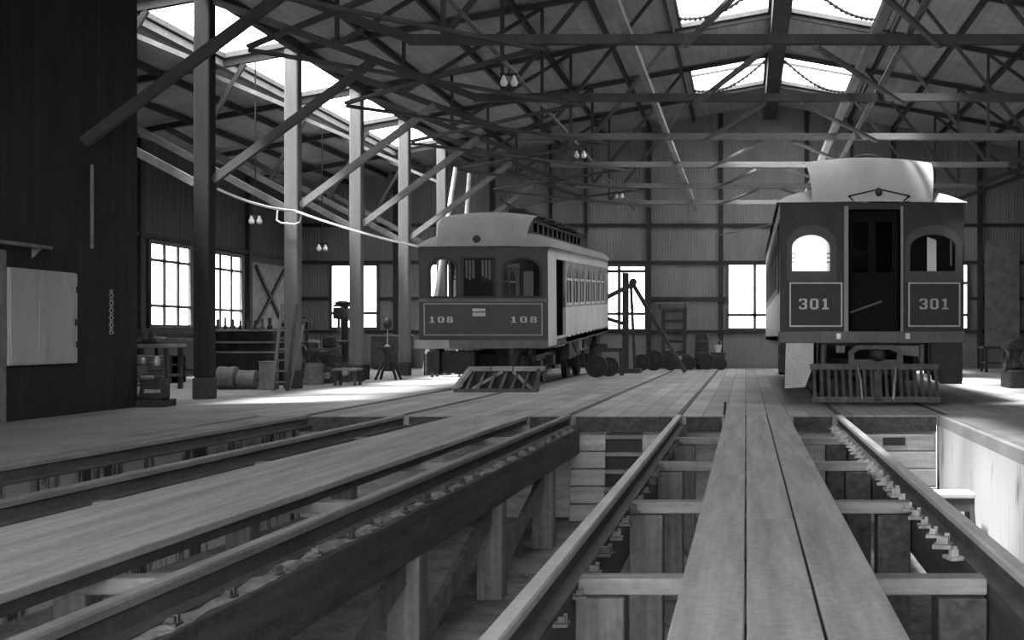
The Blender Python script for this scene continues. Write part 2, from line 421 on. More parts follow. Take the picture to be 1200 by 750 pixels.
# boarded opening on the left wall, pale sliding door on the back wall
b = struct(MB().bx(XL+.002, XL+.06, 33.75, 36.2, 1.15, 3.1).build('door_1', M['mwood']))
k = MB(); k.bar((XL+.09, 33.9, 1.25), (XL+.09, 36.05, 3.0), .06, .1); k.build('door_brace', M['dwood'], b)
k = MB(); k.bar((XL+.1, 33.9, 3.0), (XL+.1, 36.05, 1.25), .06, .1); k.build('door_brace', M['dwood'], b)
b = struct(MB().bx(7.42, 8.5, WALL_Y-.2, WALL_Y-.165, .72, 3.95).build('door_2', M['mwood']))
for zz in (1.2, 3.4): MB().bx(7.42, 8.5, WALL_Y-.225, WALL_Y-.2, zz-.06, zz+.06).build('door_rail', M['mwood'], b)

# ------------------------------------------------------------------ columns
for i, Y in enumerate(TY[4:]):
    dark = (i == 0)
    t = thing('timber_column', ['dark timber column in shadow, nearest of the left row, beside the small engine',
              'pale timber column with a rope loop and a ladder at its foot', 'pale timber column standing in front of the left back window',
              'pale timber column just left of the dark car numbered 108', 'farthest pale timber column, rising behind the hood of car 108'][i],
              'column', (XC, Y, 0), 'timber columns of the left row')
    MB().bx(-.135, .135, -.12, .12, .34, zroof(XC)-.06).build('shaft', M['column_shade'] if dark else M['column'], t, bevel=.03)
    MB().bx(-.145, .145, -.13, .13, 0, .34).build('foot', M['foot'], t, bevel=.02)

# ------------------------------------------------------------------ trusses
CH = 4.82
PTS = [XC, -6.55, -3.9, -1.6, .75, 3.1, 5.4, 7.8, XCR]
def truss(i, Y):
    t = thing('roof_truss', '%s timber roof truss counted from the back wall' % ORD[8-i], 'truss', (0, Y, 0), 'timber roof trusses')
    MB().bx(-4.35, 5.85, -.06, .06, CH-.06, CH+.06).build('bottom_chord', M['truss'] if i < 5 else M['chord'], t)  # far chords paler: the light on their fronts is put into the colour
    def top(x): return zroof(x)-.075
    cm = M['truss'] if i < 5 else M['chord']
    MB().bar((-4.3, 0, CH), (XC+.1, 0, top(XC)-.1), .09, .11).build('end_chord', M['truss'], t)
    MB().bar((5.8, 0, CH), (XCR-.1, 0, top(XCR)-.1), .09, .11).build('end_chord', M['truss'], t)
    def low(x): return CH if -4.3 <= x <= 5.8 else (CH+(x+4.3)/(XC+4.4)*(top(XC)-.1-CH) if x < 0 else CH+(x-5.8)/(XCR-5.9)*(top(XCR)-.1-CH))
    MB().bar((XC, 0, top(XC)), (.75, 0, top(.75)), .1, .1).build('top_chord', M['truss'], t)
    MB().bar((.75, 0, top(.75)), (XCR, 0, top(XCR)), .1, .1).build('top_chord', M['truss'], t)
    for x in (-6.55, -3.9, 5.4, 7.8):
        MB().bx(x-.03, x+.03, -.03, .03, low(x)+.03, top(x)-.03).build('web_post', M['truss'], t)
    for a, c in zip(PTS, PTS[1:]):
        if -1.7 < (a+c)/2 < 3.2 or a == XC or c == XCR: continue
        lo, hi = (a, c) if c <= .76 else (c, a)
        MB().bar((lo, .0, low(lo)+.03), (hi, .0, top(hi)-.05), .05, .07).build('web_diagonal', M['truss'], t)
    # knee brace from the column to the chord, rafter and brace over the side aisle
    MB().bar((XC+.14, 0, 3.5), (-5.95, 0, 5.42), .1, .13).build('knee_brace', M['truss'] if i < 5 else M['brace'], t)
    MB().bar((XL+.02, 0, zroof(XL)-.12), (XC-.1, 0, zroof(XC)-.12), .1, .12).build('aisle_rafter', M['truss'], t)
    MB().bar((XC-.14, 0, 3.45), (-12.9, 0, zroof(-12.9)-.16), .1, .13).build('aisle_brace', M['brace'], t)
    MB().bar((-10.6, 0, 4.5), (-9.6, 0, zroof(-9.6)-.16), .07, .08).build('aisle_web', M['truss'], t)
    MB().bar((XC-.1, 0, 5.4), (-10.4, 0, zroof(-10.4)-.16), .06, .08).build('aisle_web', M['brace'], t)
for i, Y in enumerate(TY): truss(i, Y)
# flat cross bracing between the bottom chords
for i, (ya, yb) in enumerate(zip(TY, TY[1:])):
    for s, xa, xb, side in ((0, .3, -.8, 'left'), (1, .9, 2.5, 'right'), (2, -2.6, -6.4, 'far left'), (3, -6.4, -2.6, 'rising')):
        zz = CH-.085 if s < 3 else CH-.13
        m = MB().bar((xa, ya, zz), (xb, yb, zz), .08, .045).build('chord_brace', M['brace'] if s < 2 else M['truss'])
        w = {'left': 'leaning left under the ridge', 'right': 'leaning right under the ridge', 'far left': 'running out towards the columns', 'rising': 'crossing back towards the ridge'}[side]
        tag(m, 'flat timber brace %s in the %s bay from the back' % (w, ORD[7-i]), 'brace', 'flat braces between truss chords')

# trolley wire troughs and pipes along the tracks
tag(MB().bx(-1.58, -1.48, 3, 36.9, CH+.06, CH+.15).build('wire_trough', M['trough']), 'pale timber trough on the truss chords left of the ridge', 'trough', 'wire troughs')
tag(MB().bx(1.62, 1.74, 3, 36.9, CH+.06, CH+.18).build('wire_trough', M['trough']), 'pale timber trough on the truss chords above car 301', 'trough', 'wire troughs')
tag(MB().cyl((2.12, 3, CH+.115), (2.12, 36.9, CH+.115), .05, 10).build('conduit_pipe', M['brace'], smooth=True), 'thin pipe beside the trough above car 301', 'pipe', 'roof pipes')
tag(MB().cyl((-3.45, 3, CH+.1), (-3.45, 36.9, CH+.1), .035, 10).build('conduit_pipe', M['brace'], smooth=True), 'thin pipe carrying the paired lamps left of the ridge', 'pipe', 'roof pipes')
def lamp_pair(x, y, z, zt, lab):
    t = thing('twin_lamp', lab, 'lamp', (x, y, z), 'twin lamps under the roof')
    for s in (-1, 1):
        MB().lathe((s*.075, 0, 0), [(.0, -.06), (.035, -.055), (.055, -.02), (.05, .015), (.03, .05), (.02, .1)], n=14).build('glass_shade', M['bulb'], t, smooth=True)
    h = MB(); h.bx(-.12, .12, -.015, .015, .09, .13); h.cyl((0, 0, .12), (0, 0, zt-z), .014, 8); h.build('hanger', M['iron'], t)
lamp_pair(-3.45, 17.4, CH-.12, CH+.1, 'twin white lamps high under the roof, nearest on the pipe')
lamp_pair(-3.45, 24.9, CH-.05, CH+.1, 'twin white lamps on the roof pipe, second from the camera')
lamp_pair(-3.45, 32.6, CH-.0, CH+.1, 'twin white lamps on the roof pipe nearest the back wall')
lamp_pair(-10.0, 28.2, 3.07, 6.32, 'twin white lamps above the machine shop left of the back window')
lamp_pair(-9.4, 22.9, 3.21, 6.33, 'twin white lamps above the machine shop beside the roped column')

# ------------------------------------------------------------------ rails and pit timbers
RAILS = {  # name: (near X at Y=.5, far X at Y=15.05, far X at the end, end Y)
    'F': (-5.98, -5.53, -5.50, 34), 'E': (-4.62, -4.33, -4.26, 34), 'A': (-2.43, -2.23, -2.10, 34.3), 'B': (-.84, -.84, -.82, 36.6), 'C': (1.176, 1.176, 1.18, 34), 'D': (2.53, 2.53, 2.53, 34)}
LAB = {'F': 'leftmost rail of the left track, on the stained pit wall', 'E': 'inner rail of the left track beside the wide plank walk',
       'A': 'rail right of the wide plank walk, on a post trestle', 'B': 'bright worn rail left of the three plank walkway',
       'C': 'rail right of the three plank walkway, leading under car 301', 'D': 'rightmost rail along the whitewashed pit wall'}
PROF = [(-.036, 0.0), (-.03, .012), (.03, .012), (.036, 0), (.034, -.032), (.012, -.045), (.012, -.115), (.07, -.128), (.07, -.142), (-.07, -.142), (-.07, -.128), (-.012, -.115), (-.012, -.045), (-.034, -.032)]
def rail_x(k, y):
    a, b, c, e = RAILS[k]
    return a+(b-a)*(y-.5)/14.55 if y < 15.05 else b+(c-b)*(y-15.05)/(e-15.05)
for k, (a, b_, c, e) in RAILS.items():
    mb = MB(); st = [.5, 15.05, e]
    rings = [[mb.bm.verts.new((rail_x(k, y)+u, y, v)) for u, v in PROF] for y in st]
    for p, q in zip(rings, rings[1:]):
        for i in range(len(PROF)):
            j = (i+1) % len(PROF); mb.bm.faces.new((p[i], p[j], q[j], q[i]))
    mb.bm.faces.new(rings[0]); mb.bm.faces.new(rings[-1][::-1])
    r = tag(mb.build('steel_rail', [M['rail'] if k in 'BC' else M['rail_d'], M['web']]), LAB[k], 'rail', 'track rails')
    for p in r.data.polygons:
        zc = sum(r.data.vertices[i].co.z for i in p.vertices)/len(p.vertices)
        yc = max(r.data.vertices[i].co.y for i in p.vertices)
        p.material_index = 0 if zc > -.02 and yc < 15.1 else 1
    if k in 'ABC':
        side = {'A': 1, 'B': 1, 'C': -1}[k]
        y = 3.2 if k != 'C' else 6.1; n = 0
        while y < 14.9:
            x = rail_x(k, y)+side*.115; s = random.uniform(.8, 1.15); tilt = random.uniform(-.4, .4)
            p = MB()
            rot = Matrix.Rotation(tilt, 4, 'Z')
            p.prism([(-.045, -.06), (.045, -.05), (.05, .05), (-.04, .065)], 'Z', 0, .02)
            p.box((0, 0, .032), (.05*s, .035, .05)); p.box((.02, .03, .045), (.025, .03, .05))
            bmesh.ops.transform(p.bm, matrix=Matrix.Translation((x, y, -.139)) @ rot @ Matrix.Scale(s*(.95 if k == 'C' else .75), 4), verts=p.bm.verts)
            p.build('tie_plate', M['plate'] if k == 'C' else M['iron2'], r); n += 1
            y += .34 if k == 'C' else .5
# stringers
ROWS = [3.0, 5.5, 8.0, 10.5, 13.0]
for k, lab in (('E', 'long timber beam under the inner rail of the left track'), ('A', 'long timber beam under the rail beside the wide plank walk'),
               ('B', 'long timber beam under the bright rail left of the walkway'), ('C', 'long dark timber beam under the rail leading to car 301')):
    off = {'E': 0, 'A': 0, 'B': -.05, 'C': .05}[k]; w = .34 if k == 'A' else .24
    tag(MB().bar((rail_x(k, .5)+off, .5, -.30), (rail_x(k, 14.8)+off, 14.8, -.30), w, .312).build('pit_stringer', M['timber_y'], bevel=.012), lab, 'beam', 'pit rail beams')
WHERE = ['nearest the camera', 'in second row', 'in the middle row', 'in the fourth row', 'next to the pit end']
for k in 'EABC':
    for i, y in enumerate(ROWS):
        if k in 'BC':
            x = -.69 if k == 'B' else .98; top = -.185
            z1 = top
            if k == 'B': x = -.66
        else: x, z1 = rail_x(k, y)+(.06 if k == 'A' else 0), -.458
        o = MB().bx(-.11, .11, -.11, .11, 0, z1-PZ).build('pit_post', M['timber_y'] if k == 'C' else M['timber_z'], bevel=.01, loc=(x, y, PZ))
        tag(o, 'post %s under the %s' % (WHERE[i], {'E': 'inner left track rail', 'A': 'wide walk rail', 'B': 'bright rail left of the walkway', 'C': 'rail leading to car 301'}[k]), 'post', 'pit trestle posts')
for i, y in enumerate(ROWS):
    tag(MB().bx(-.765, 1.10, y-.065, y+.065, -.18, -.102).build('floor_joist', M['timber_x'], bevel=.01), 'timber joist under the three plank walkway, %s' % WHERE[i].replace('row', 'position'), 'joist', 'walkway joists')
    tag(MB().bx(rail_x('E', y)+.125, rail_x('A', y)-.125, y-.065, y+.065, -.18, -.102).build('floor_joist', M['timber_x'], bevel=.01), 'timber joist under the wide left plank walk, %s' % WHERE[i].replace('row', 'position'), 'joist', 'walkway joists')
    if i < 4:
        y2 = ROWS[i+1]
        tag(MB().bar((rail_x('A', y)+.06, y+.12, -1.16), (rail_x('A', y2)+.06, y2-.12, -.56), .05, .16).build('trestle_brace', M['timber_z']), 'diagonal board brace between trestle posts, %s of the wide walk rail' % ORD[i], 'brace', 'trestle braces')
    tag(MB().bar((-.5, y+.03, -.95), (.0, y+.03, -.23), .05, .1).build('joist_strut', M['timber_z']), 'slanting strut from post to walkway joist, %s' % WHERE[i].replace('row', 'position'), 'strut', 'joist struts')
# walkway planks
def plank(xn0, xn1, xf0, xf1, ya, yb, m, lab, grp, th=.10):
    mb = MB(); mb.prism([(xn0, ya), (xn1, ya), (xf1, yb), (xf0, yb)], 'Z', -th, 0.0)
    tag(mb.build('walkway_plank', m, bevel=.006), lab, 'plank', grp)
g1 = 'planks of the centre walkway'
plank(-.262, -.006, -.262, -.004, .8, 15.04, M['plank_y'], 'left plank of the three plank walkway', g1)
plank(.002, .262, .004, .262, .8, 6.55, M['plank_y2'], 'near half of the middle walkway plank', g1)
plank(.004, .262, .004, .262, 6.554, 15.04, M['plank_y'], 'far half of the middle walkway plank', g1)
plank(.274, .545, .274, .54, .8, 15.04, M['plank_y2'], 'right plank of the three plank walkway', g1)
g2 = 'planks of the wide left walk'
for i in range(3):
    n0, n1 = -4.06+i*.37, -4.06+(i+1)*.37-.004; f0, f1 = -3.65+i*.307, -3.65+(i+1)*.307-.004
    plank(n0, n1, f0, f1, .8, 15.04, M['plank_y2'] if i == 1 else M['plank_y'], ['left', 'middle', 'right'][i]+' plank of the wide left walk', g2, .045)
for lab, xn, xf in (('left', -4.0, -3.6), ('right', -3.0, -2.79)):
    tag(MB().bar((xn, .8, -.074), (xf, 15.0, -.074), .07, .054).build('walk_bearer', M['timber_y']), 'dark timber bearer under the %s edge of the wide left walk' % lab, 'beam', 'bearers of the wide left walk')
tag(MB().cyl((-.275, 15.12, -.01), (-.26, 15.1, .17), .014, 8).build('iron_stake', M['iron']), 'short iron stake standing at the far left corner of the walkway', 'stake')
# dirt and chips lying along the ledge beside the rail of the wide walk
mb = MB(); n = 150; rows = []
for i in range(n+1):
    y = 2.0+12.6*i/n; x = rail_x('A', y)
    a, b, c = [random.uniform(0, 1) for _ in range(3)]
    rows.append([mb.bm.verts.new(p) for p in ((x+.072, y, -.142), (x+.078, y, -.142+.03*a), (x+.105+.02*b, y, -.142+.035*b), (x+.125+.04*c, y, -.142))])
for p, q in zip(rows, rows[1:]):
    for k in range(3): mb.bm.faces.new((p[k], p[k+1], q[k+1], q[k]))
    mb.bm.faces.new((p[3], p[0], q[0], q[3]))
o = mb.build('dirt_chips', M['chips']); o['kind'] = 'stuff'; o['label'] = 'pale dirt and chips along the ledge beside the rail of the wide walk'; o['category'] = 'dirt'
# headers at the pit end
for xa, xb, lab in ((-5.62, -4.42, 'dark header timber at the end of the left pit'), (-4.24, -3.68, 'short header timber left of the wide walk end'), (-2.72, -2.32, 'short header timber right of the wide walk end'), (-2.14, -.93, 'dark header timber at the end of the middle pit'), (-.75, -.3, 'header timber at the end of the pit left of the walkway'), (.6, 1.09, 'header timber right of the walkway end'), (1.265, 2.4, 'dark header timber at the end of the pit under car 301')):
    tag(MB().bx(xa, xb, PIT_Y-.02, PIT_Y+.115, -.2, -.015).build('header_timber', M['timber_y']), lab, 'timber', 'pit end headers')
# stacked boards at the pit ends
t = thing('board_revetment', 'stacked pale boards with open ladder steps at the middle pit end', 'retaining wall', (0, PIT_Y, PZ))
for i in range(5):
    z = i*.215; d = .06+.035*(4-i)
    MB().bx(-2.2, -1.76, -d, .1, z, z+.205).build('board', M['board_l'], t, bevel=.012)
    MB().bx(-1.30, -1.03, -d, .1, z, z+.205).build('board', M['board_l'], t, bevel=.012)
    MB().bx(-1.76, -1.30, -d-.02, .0, z+.15, z+.20).build('step', M['timber_x'], t, bevel=.008)
MB().bx(-1.76, -1.30, .04, .1, 0, 1.08).build('recess_shade', M['iron'], t)  # black sheet stands for the shade behind the open steps
t = thing('board_revetment', 'stacked pale boards like steps at the end of the right pit', 'retaining wall', (0, PIT_Y, PZ))
for i in range(5):
    z = i*.215; d = .05+.05*(4-i)
    MB().bx(1.34, 2.38, -d, .1, z, z+.205).build('board', M['board_l'], t, bevel=.012)
MB().bx(1.72, 2.0, -.075, -.048, .93, 1.03).build('notch_shade', M['iron'], t)  # thin black block stands for the shade inside a hole
# stool in the right pit
t = thing('work_stool', 'wooden step stool standing in the right pit by the whitewashed wall', 'stool', (2.08, 12.0, PZ))
MB().bx(-.2, .2, -.17, .17, .69, .74).build('top', M['board_l'], t, bevel=.01)
MB().bx(-.19, .19, -.15, -.12, .56, .69).build('apron', M['dwood'], t)
for sx in (-1, 1):
    for sy in (-1, 1): MB().bar((sx*.21, sy*.17, 0), (sx*.155, sy*.12, .69), .05).build('leg', M['dwood'], t)

# ------------------------------------------------------------------ streetcars
DIG = {  # wide slab digits as rectangles in a 1 x 1 box
    '0': [(0, .3, .12, .88), (.7, 1, .12, .88), (.15, .85, 0, .16), (.15, .85, .84, 1)],
    '1': [(.36, .66, .1, 1), (.12, .9, 0, .14), (.16, .4, .78, .92)],
    '3': [(.68, .98, .1, .46), (.68, .98, .54, .9), (.1, .84, 0, .15), (.1, .84, .85, 1), (.38, .8, .43, .57), (.02, .26, .1, .28), (.02, .26, .72, .9)],
    '8': [(.02, .3, .1, .45), (.7, .98, .1, .45), (.06, .32, .55, .9), (.68, .94, .55, .9), (.14, .86, 0, .15), (.16, .84, .85, 1), (.2, .8, .42, .57)],
}
def number(text, x0, x1, z0, z1, y, m, parent, gap=.3):
    mb = MB(); n = len(text); w = (x1-x0)/(n+gap*(n-1))
    for i, ch in enumerate(text):
        ox = x0+i*w*(1+gap)
        for a, b, c, d in DIG[ch]: mb.bx(ox+a*w, ox+b*w, y-.006, y+.004, z0+c*(z1-z0), z0+d*(z1-z0))
    return mb.build('car_number', m, parent)
def border(x0, x1, z0, z1, w, y, m, parent):
    return MB().plate(rect(x0, x1, z0, z1), [rect(x0+w, x1-w, z0+w, z1-w)], .008, 'Y', y).build('border_line', m, parent)

def wheelset(mb, y, gauge, r=.38):
    for s in (-1, 1): mb.lathe((s*gauge/2, y, r), [(.06, -.09), (r, -.06), (r, .05), (r+.02, .055), (r+.02, .075), (.06, .08)], 'X', 28)
    mb.cyl((-gauge/2, y, r), (gauge/2, y, r), .06, 12)
def truck(parent, y0, gauge, dz, half):
    """two axle truck; dz lowers it against a tipped body"""
    t = MB().bx(-half*.8, half*.8, y0-.15, y0+.15, .42+dz, .62+dz).build('truck_bolster', M['iron'], parent)
    for dy in (-.85, .85):
        w = MB(); wheelset(w, y0+dy, gauge); o = w.build('wheelset', M['iron2'], t, smooth=True); o.location.z = dz
    for s in (-1, 1):
        f = MB(); x = s*(gauge/2+.24)
        f.bar((x, y0-1.35, .62+dz), (x, y0+1.35, .62+dz), .08, .12)
        f.bar((x, y0-.6, .32+dz), (x, y0+.6, .32+dz), .07, .07); f.bar((x, y0-.85, .6+dz), (x, y0-.55, .32+dz), .07, .07); f.bar((x, y0+.85, .6+dz), (x, y0+.55, .32+dz), .07, .07)
        f.box((x, y0-.85, .42+dz), (.14, .24, .26)); f.box((x, y0+.85, .42+dz), (.14, .24, .26))
        f.build('side_frame', M['iron'], t)
        for dy in (-.2, 0, .2):
            c = MB(); c.lathe((x, y0+dy, .36+dz), [(.07, 0), (.08, .02), (.065, .06), (.08, .1), (.065, .14), (.08, .18), (.07, .22)], 'Z', 12); c.build('coil_spring', M['iron2'], t, smooth=True)

def car_roof(parent, hw, z_eave, z_low, x_cl, z_cl, z_deck, x_deck, crown, L, m_roof, m_hood, x_hood):
    """lower deck with a round front, clerestory and a deck roof that turns down over the front"""
    ov = .05
    def low(side):
        def fn(u, v):
            y = -.1+(L+.1)*v**1.6 if v < 1 else L
            a = u*math.pi/2
            x = x_cl+(hw+ov-x_cl)*math.cos(a)
            s = math.sin(min(1., (y+.1)/.75)*math.pi/2)**.7
            z = z_eave+(z_low-z_eave)*math.sin(a)*s
            return (side*x, y, z)
        return fn
    for side in (-1, 1): MB().sheet(low(side), 10, 40, .025).build('lower_roof', m_roof, parent, smooth=True)
    # ceiling board between the decks at the front end and the clerestory wall
    for side in (-1, 1):
        hs = []; n = int((L-2.4)/.62)
        hs = [rect(1.3+i*.62, 1.3+i*.62+.46, z_low+.07, z_cl-.06) for i in range(n)]
        MB().plate(rect(.75, L-.4, z_low-.12, z_cl), hs, .03, 'X', side*x_cl).build('clerestory', M['car'], parent)
        MB().bx(side*x_cl-.004, side*x_cl+.004, 1.2, L-1.1, z_low+.05, z_cl-.04).build('clerestory_glass', DGLASS, parent)
    def deck(u, v):
        x = (x_cl+.09)*(2*u-1); return (x, .95+(L-1.0)*v, z_deck+crown*(1-(2*u-1)**2))
    MB().sheet(deck, 12, 2, .03).build('deck_roof', m_roof, parent, smooth=True)
    def hood(u, v):
        q = 2*u-1; th = v*math.pi/2
        x = q*(x_deck+(x_hood-x_deck)*v)
        zt = z_deck+crown*(1-q*q)
        return (x, .95-1.06*math.sin(th)**1.1, z_eave+.01+(zt-z_eave-.01)*math.cos(th)**.85)
    return MB().sheet(hood, 16, 14, .02).build('hood', m_hood, parent, smooth=True)

def side_wall(parent, x, L, z0, z_belt, z_w0, z_w1, z_eave, wins, doors, m_low, m_up, side, m_fill):
    """lower panel, window band with arched openings, doorways; built as separate parts"""
    def spans(a, b):
        out = [(a, b)]
        for d0, d1 in doors: out = [q for s, e in out for q in ((s, min(e, d0)), (max(s, d1), e)) if q[1]-q[0] > .02]
        return out
    for a, b in spans(0, L):
        MB().bx(x-.03, x+.03, a, b, z0, z_belt).build('side_panel', m_low, parent)
        hs = [arch(w0, w1, z_w0, z_w1, min((w1-w0)*.62, .5)) for w0, w1 in wins if a < w0 and w1 < b]
        MB().plate(rect(a, b, z_belt, z_eave-.2), hs, .06, 'X', x).build('window_band', m_up, parent)
    MB().bx(x-.032, x+.032, 0, L, z_eave-.2, z_eave).build('letter_board', m_fill, parent)
    for w0, w1 in wins:
        s = MB(); zm = z_w0+(z_w1-z_w0)*.62; c = (w0+w1)/2
        s.bx(x-.015, x+.015, c-.02, c+.02, z_w0-.01, z_w1-.02); s.bx(x-.018, x+.018, w0-.01, w1+.01, zm-.025, zm+.025)
        s.plate(arch(w0-.005, w1+.005, z_w0-.005, z_w1+.005, min((w1-w0)*.62, .5)), [arch(w0+.04, w1-.04, z_w0+.05, z_w1-.04, min((w1-w0)*.55, .45))], .03, 'X', x)
        o = s.build('window_sash', m_fill, parent)
        MB().bx(x-side*.012-.003, x-side*.012+.003, w0, w1, z_w0, z_w1-.02).build('pane', DGLASS, o)

# ---- car 301
X301, Y301, L3 = 1.845, 17.5, 12.6
c3 = thing('streetcar', 'large dark interurban car numbered 301 with pale roof hood, standing on the right track', 'streetcar', (X301, Y301, 0))
HW = 1.345; ZE = 2.95
k3 = M['car']
def zz3(py): return 1-(py-VY)/F*Y301
def xx3(px): return (px-VX)/F*Y301-X301
# end wall: left and right panels beside the doorway
lw = arch(xx3(928), xx3(973), zz3(318), zz3(275), .2); rw = arch(xx3(1066), xx3(1120), zz3(318), zz3(275), .2)
dl, dr = xx3(993), xx3(1056)
MB().plate(rect(-HW, dl, .92, ZE), [lw], .06, 'Y', .0).build('end_panel', k3, c3)
MB().plate(rect(dr, HW, .92, ZE), [rw], .06, 'Y', .0).build('end_panel', k3, c3)
MB().bx(dl, dr, -.03, .03, 2.86, ZE).build('door_header', k3, c3)
MB().bx(dl-.05, dl+.01, -.055, .02, 1.05, ZE-.05).build('door_post', M['post'], c3)
MB().bx(dr-.01, dr+.022, -.055, .02, 1.05, ZE-.05).build('door_post', M['post'], c3)
dd = MB().plate(rect(dl+.01, dr-.01, 1.06, 2.86), [rect(dl+.1, -.02, 1.95, 2.7), rect(.09, dr-.1, 1.95, 2.7)], .04, 'Y', .30).build('vestibule_door', M['black'], c3)
MB().bx(dl+.08, dr-.08, .305, .311, 1.93, 2.72).build('pane', DGLASS, dd)
MB().bar((dl+.06, .26, 1.35), (dr-.25, .26, 1.52), .02, .03).build('door_bar', M['iron2'], dd)
for a, b_, wl in ((xx3(922), xx3(980), lw), (xx3(1060), xx3(1127), rw)):
    o = MB().plate(arch(a, b_, zz3(330), zz3(264), .3), [wl], .03, 'Y', -.04).build('window_surround', M['car2'], c3)
    MB().bx(wl[0][0], wl[1][0], .008, .014, wl[0][1], zz3(275)).build('pane', glass('end window glass', .95, .06), o)
# added white and black sheets stand for light and dark behind the glass
o = MB().bx(xx3(926), xx3(975), .05, .058, zz3(320), zz3(272)).build('window_light_sheet', M['shade'], c3)
for py in (297, 302, 307): 
    MB().bx(xx3(928), xx3(932), .036, .045, zz3(py)-.012, zz3(py)+.012).build('side_bar', M['iron'], o); MB().bx(xx3(969), xx3(973), .036, .045, zz3(py)-.012, zz3(py)+.012).build('side_bar', M['iron'], o)
sl = [(xx3(1087), zz3(318)), (xx3(1098), zz3(318)), (xx3(1098), zz3(281)), (xx3(1087), zz3(277))]
o = MB().plate(rect(xx3(1063), xx3(1124), zz3(321), zz3(272)), [sl], .01, 'Y', .055).build('dark_sheet', M['black'], c3)  # added black sheet hides the brightness inside, open at one slit
MB().bx(xx3(1085), xx3(1100), .062, .068, zz3(319), zz3(275)).build('slit_light_sheet', M['shade'], o)
MB().bx(xx3(1114), xx3(1116), .04, .05, zz3(311), zz3(277)).build('window_stile', M['post'], c3)
for a, b_, ml in ((xx3(925), xx3(987), 'line'), (xx3(1064), xx3(1125), 'line2')):
    border(a, b_, zz3(383), zz3(331), .022, -.035, M[ml], c3)
number('301', xx3(936), xx3(972), zz3(362.5), zz3(350), -.035, M['line'], c3)
number('301', xx3(1077), xx3(1112), zz3(362.5), zz3(350), -.035, M['line2'], c3)  # right-hand number in a darker grey than the left
MB().prism([(-HW-.02, -.06), (-.8, -.16), (.8, -.16), (HW+.02, -.06), (HW+.02, .12), (-HW-.02, .12)], 'Z', .9, 1.07).build('bumper', M['sill'], c3, bevel=.015)
for x in (-.5, .5): MB().bx(x-.03, x+.03, -.2, -.15, .96, 1.04).build('bumper_bolt', M['steel'], c3)
MB().bx(-HW, HW, .12, L3-.1, .86, 1.0).build('underframe', M['iron'], c3)
MB().bx(-HW+.03, HW-.03, .03, L3-.03, 1.0, 1.05).build('car_floor', M['interior'], c3)
win3 = [(1.75+i*.82, 1.75+i*.82+.62) for i in range(12)]
for s in (-1, 1):
    side_wall(c3, s*(HW-.03), L3, .92, 1.66, 1.78, 2.62, ZE, win3, [(.45, 1.2)], M['cream'], M['car'], s, M['cream'])
MB().plate(rect(-HW, HW, .92, ZE), [rect(-.4, .4, 1.05, 2.75), rect(-1.15, -.6, 1.8, 2.6), rect(.6, 1.15, 1.8, 2.6)], .06, 'Y', L3).build('rear_end_wall', k3, c3)
MB().plate(rect(-HW+.04, HW-.04, 1.05, 3.1), [rect(-.35, .35, 1.05, 2.7)], .04, 'Y', 1.4).build('bulkhead', M['interior'], c3)
car_roof(c3, HW, ZE, 3.22, .55, 3.62, 3.66, .985, .085, L3, M['canvas'], M['canvas'], .87)
# small bracket on the hood and trolley base on the roof
b = MB(); P = [xx3(993), xx3(1028), xx3(1064)]; yb = -.2
b.tube([(P[0], yb, 3.03), (P[1], yb, 3.13), (P[2], yb, 3.03)], .012, 6); b.tube([(P[0], yb, 3.03), (P[0]+.08, -.12, 2.97)], .01, 6); b.tube([(P[2], yb, 3.03), (P[2]-.08, -.12, 2.97)], .01, 6)
o = b.build('lamp_bracket', M['iron'], c3)
MB().ball((P[1], yb, 3.09), .05, (1, .7, 1.3)).build('lamp_socket', M['iron'], o, smooth=True)
MB().tube([(P[1]-.32+.64*t/10, 1.4, 3.75+.11*math.sin(t/10*math.pi)) for t in range(11)], .025, 8).build('trolley_base', M['iron2'], c3, smooth=True)
# pilot
pl = MB().bar((-.9, -.48, .1), (.92, -.48, .1), .09, .08).build('pilot', M['iron2'], c3)
MB().bar((-.92, -.22, .56), (.94, -.22, .56), .09, .08).build('pilot_beam', M['iron2'], pl)
for i in range(18):
    x = -.86+i*.103; MB().bar((x, -.24, .53), (x, -.48, .13), .045, .03).build('pilot_slat', M['iron2'], pl)
for s in (-1, 1):
    MB().tube([(s*.24+.03, -.3, .62), (s*.27+.03, -.42, .55), (s*.24+.03, -.53, .36), (s*.22+.03, -.55, .1)], .018, 8).build('pilot_horn', M['steel'], pl, smooth=True)
MB().bar((.03, -.45, .5), (.03, -.62, .1), .11, .05).build('pilot_nose', M['iron2'], pl)
MB().bx(-.82, -.8, -.2, .3, .5, .9).build('pilot_hanger', M['iron'], c3); MB().bx(.8, .82, -.2, .3, .5, .9).build('pilot_hanger', M['iron'], c3)
# coupler in its arched carrier
co = MB().plate([(-.36, .6), (.42, .6), (.42, .78), (.3, .87), (-.24, .87), (-.36, .78)], [[(-.28, .66), (.34, .66), (.34, .76), (.26, .81), (-.2, .81), (-.28, .76)]], .06, 'Y', -.22).build('coupler_carrier', M['iron2'], c3)
q = MB(); q.box((.03, -.3, .73), (.16, .5, .12)); q.ball((.03, -.56, .73), .11, (1, 1, .8)); q.build('coupler', M['iron'], co, smooth=True)
for x in (-.72, .72):
    MB().cyl((x, -.14, .5), (x, -.14, .88), .05, 12).build('air_pipe', M['iron2'], c3, smooth=True); 
MB().prism([(-1.26, .9), (-.86, .9), (-.86, .58), (-.98, .26), (-1.28, .24)], 'Y', -.1, -.075).build('step_plate', M['stepm'], c3)
st = MB(); st.prism([(.86, .9), (1.3, .9), (1.32, .3), (1.0, .3), (.86, .52)], 'Y', -.02, .02); st.bx(.95, 1.33, .0, .5, .34, .88).build('step_plate', M['iron'], c3)
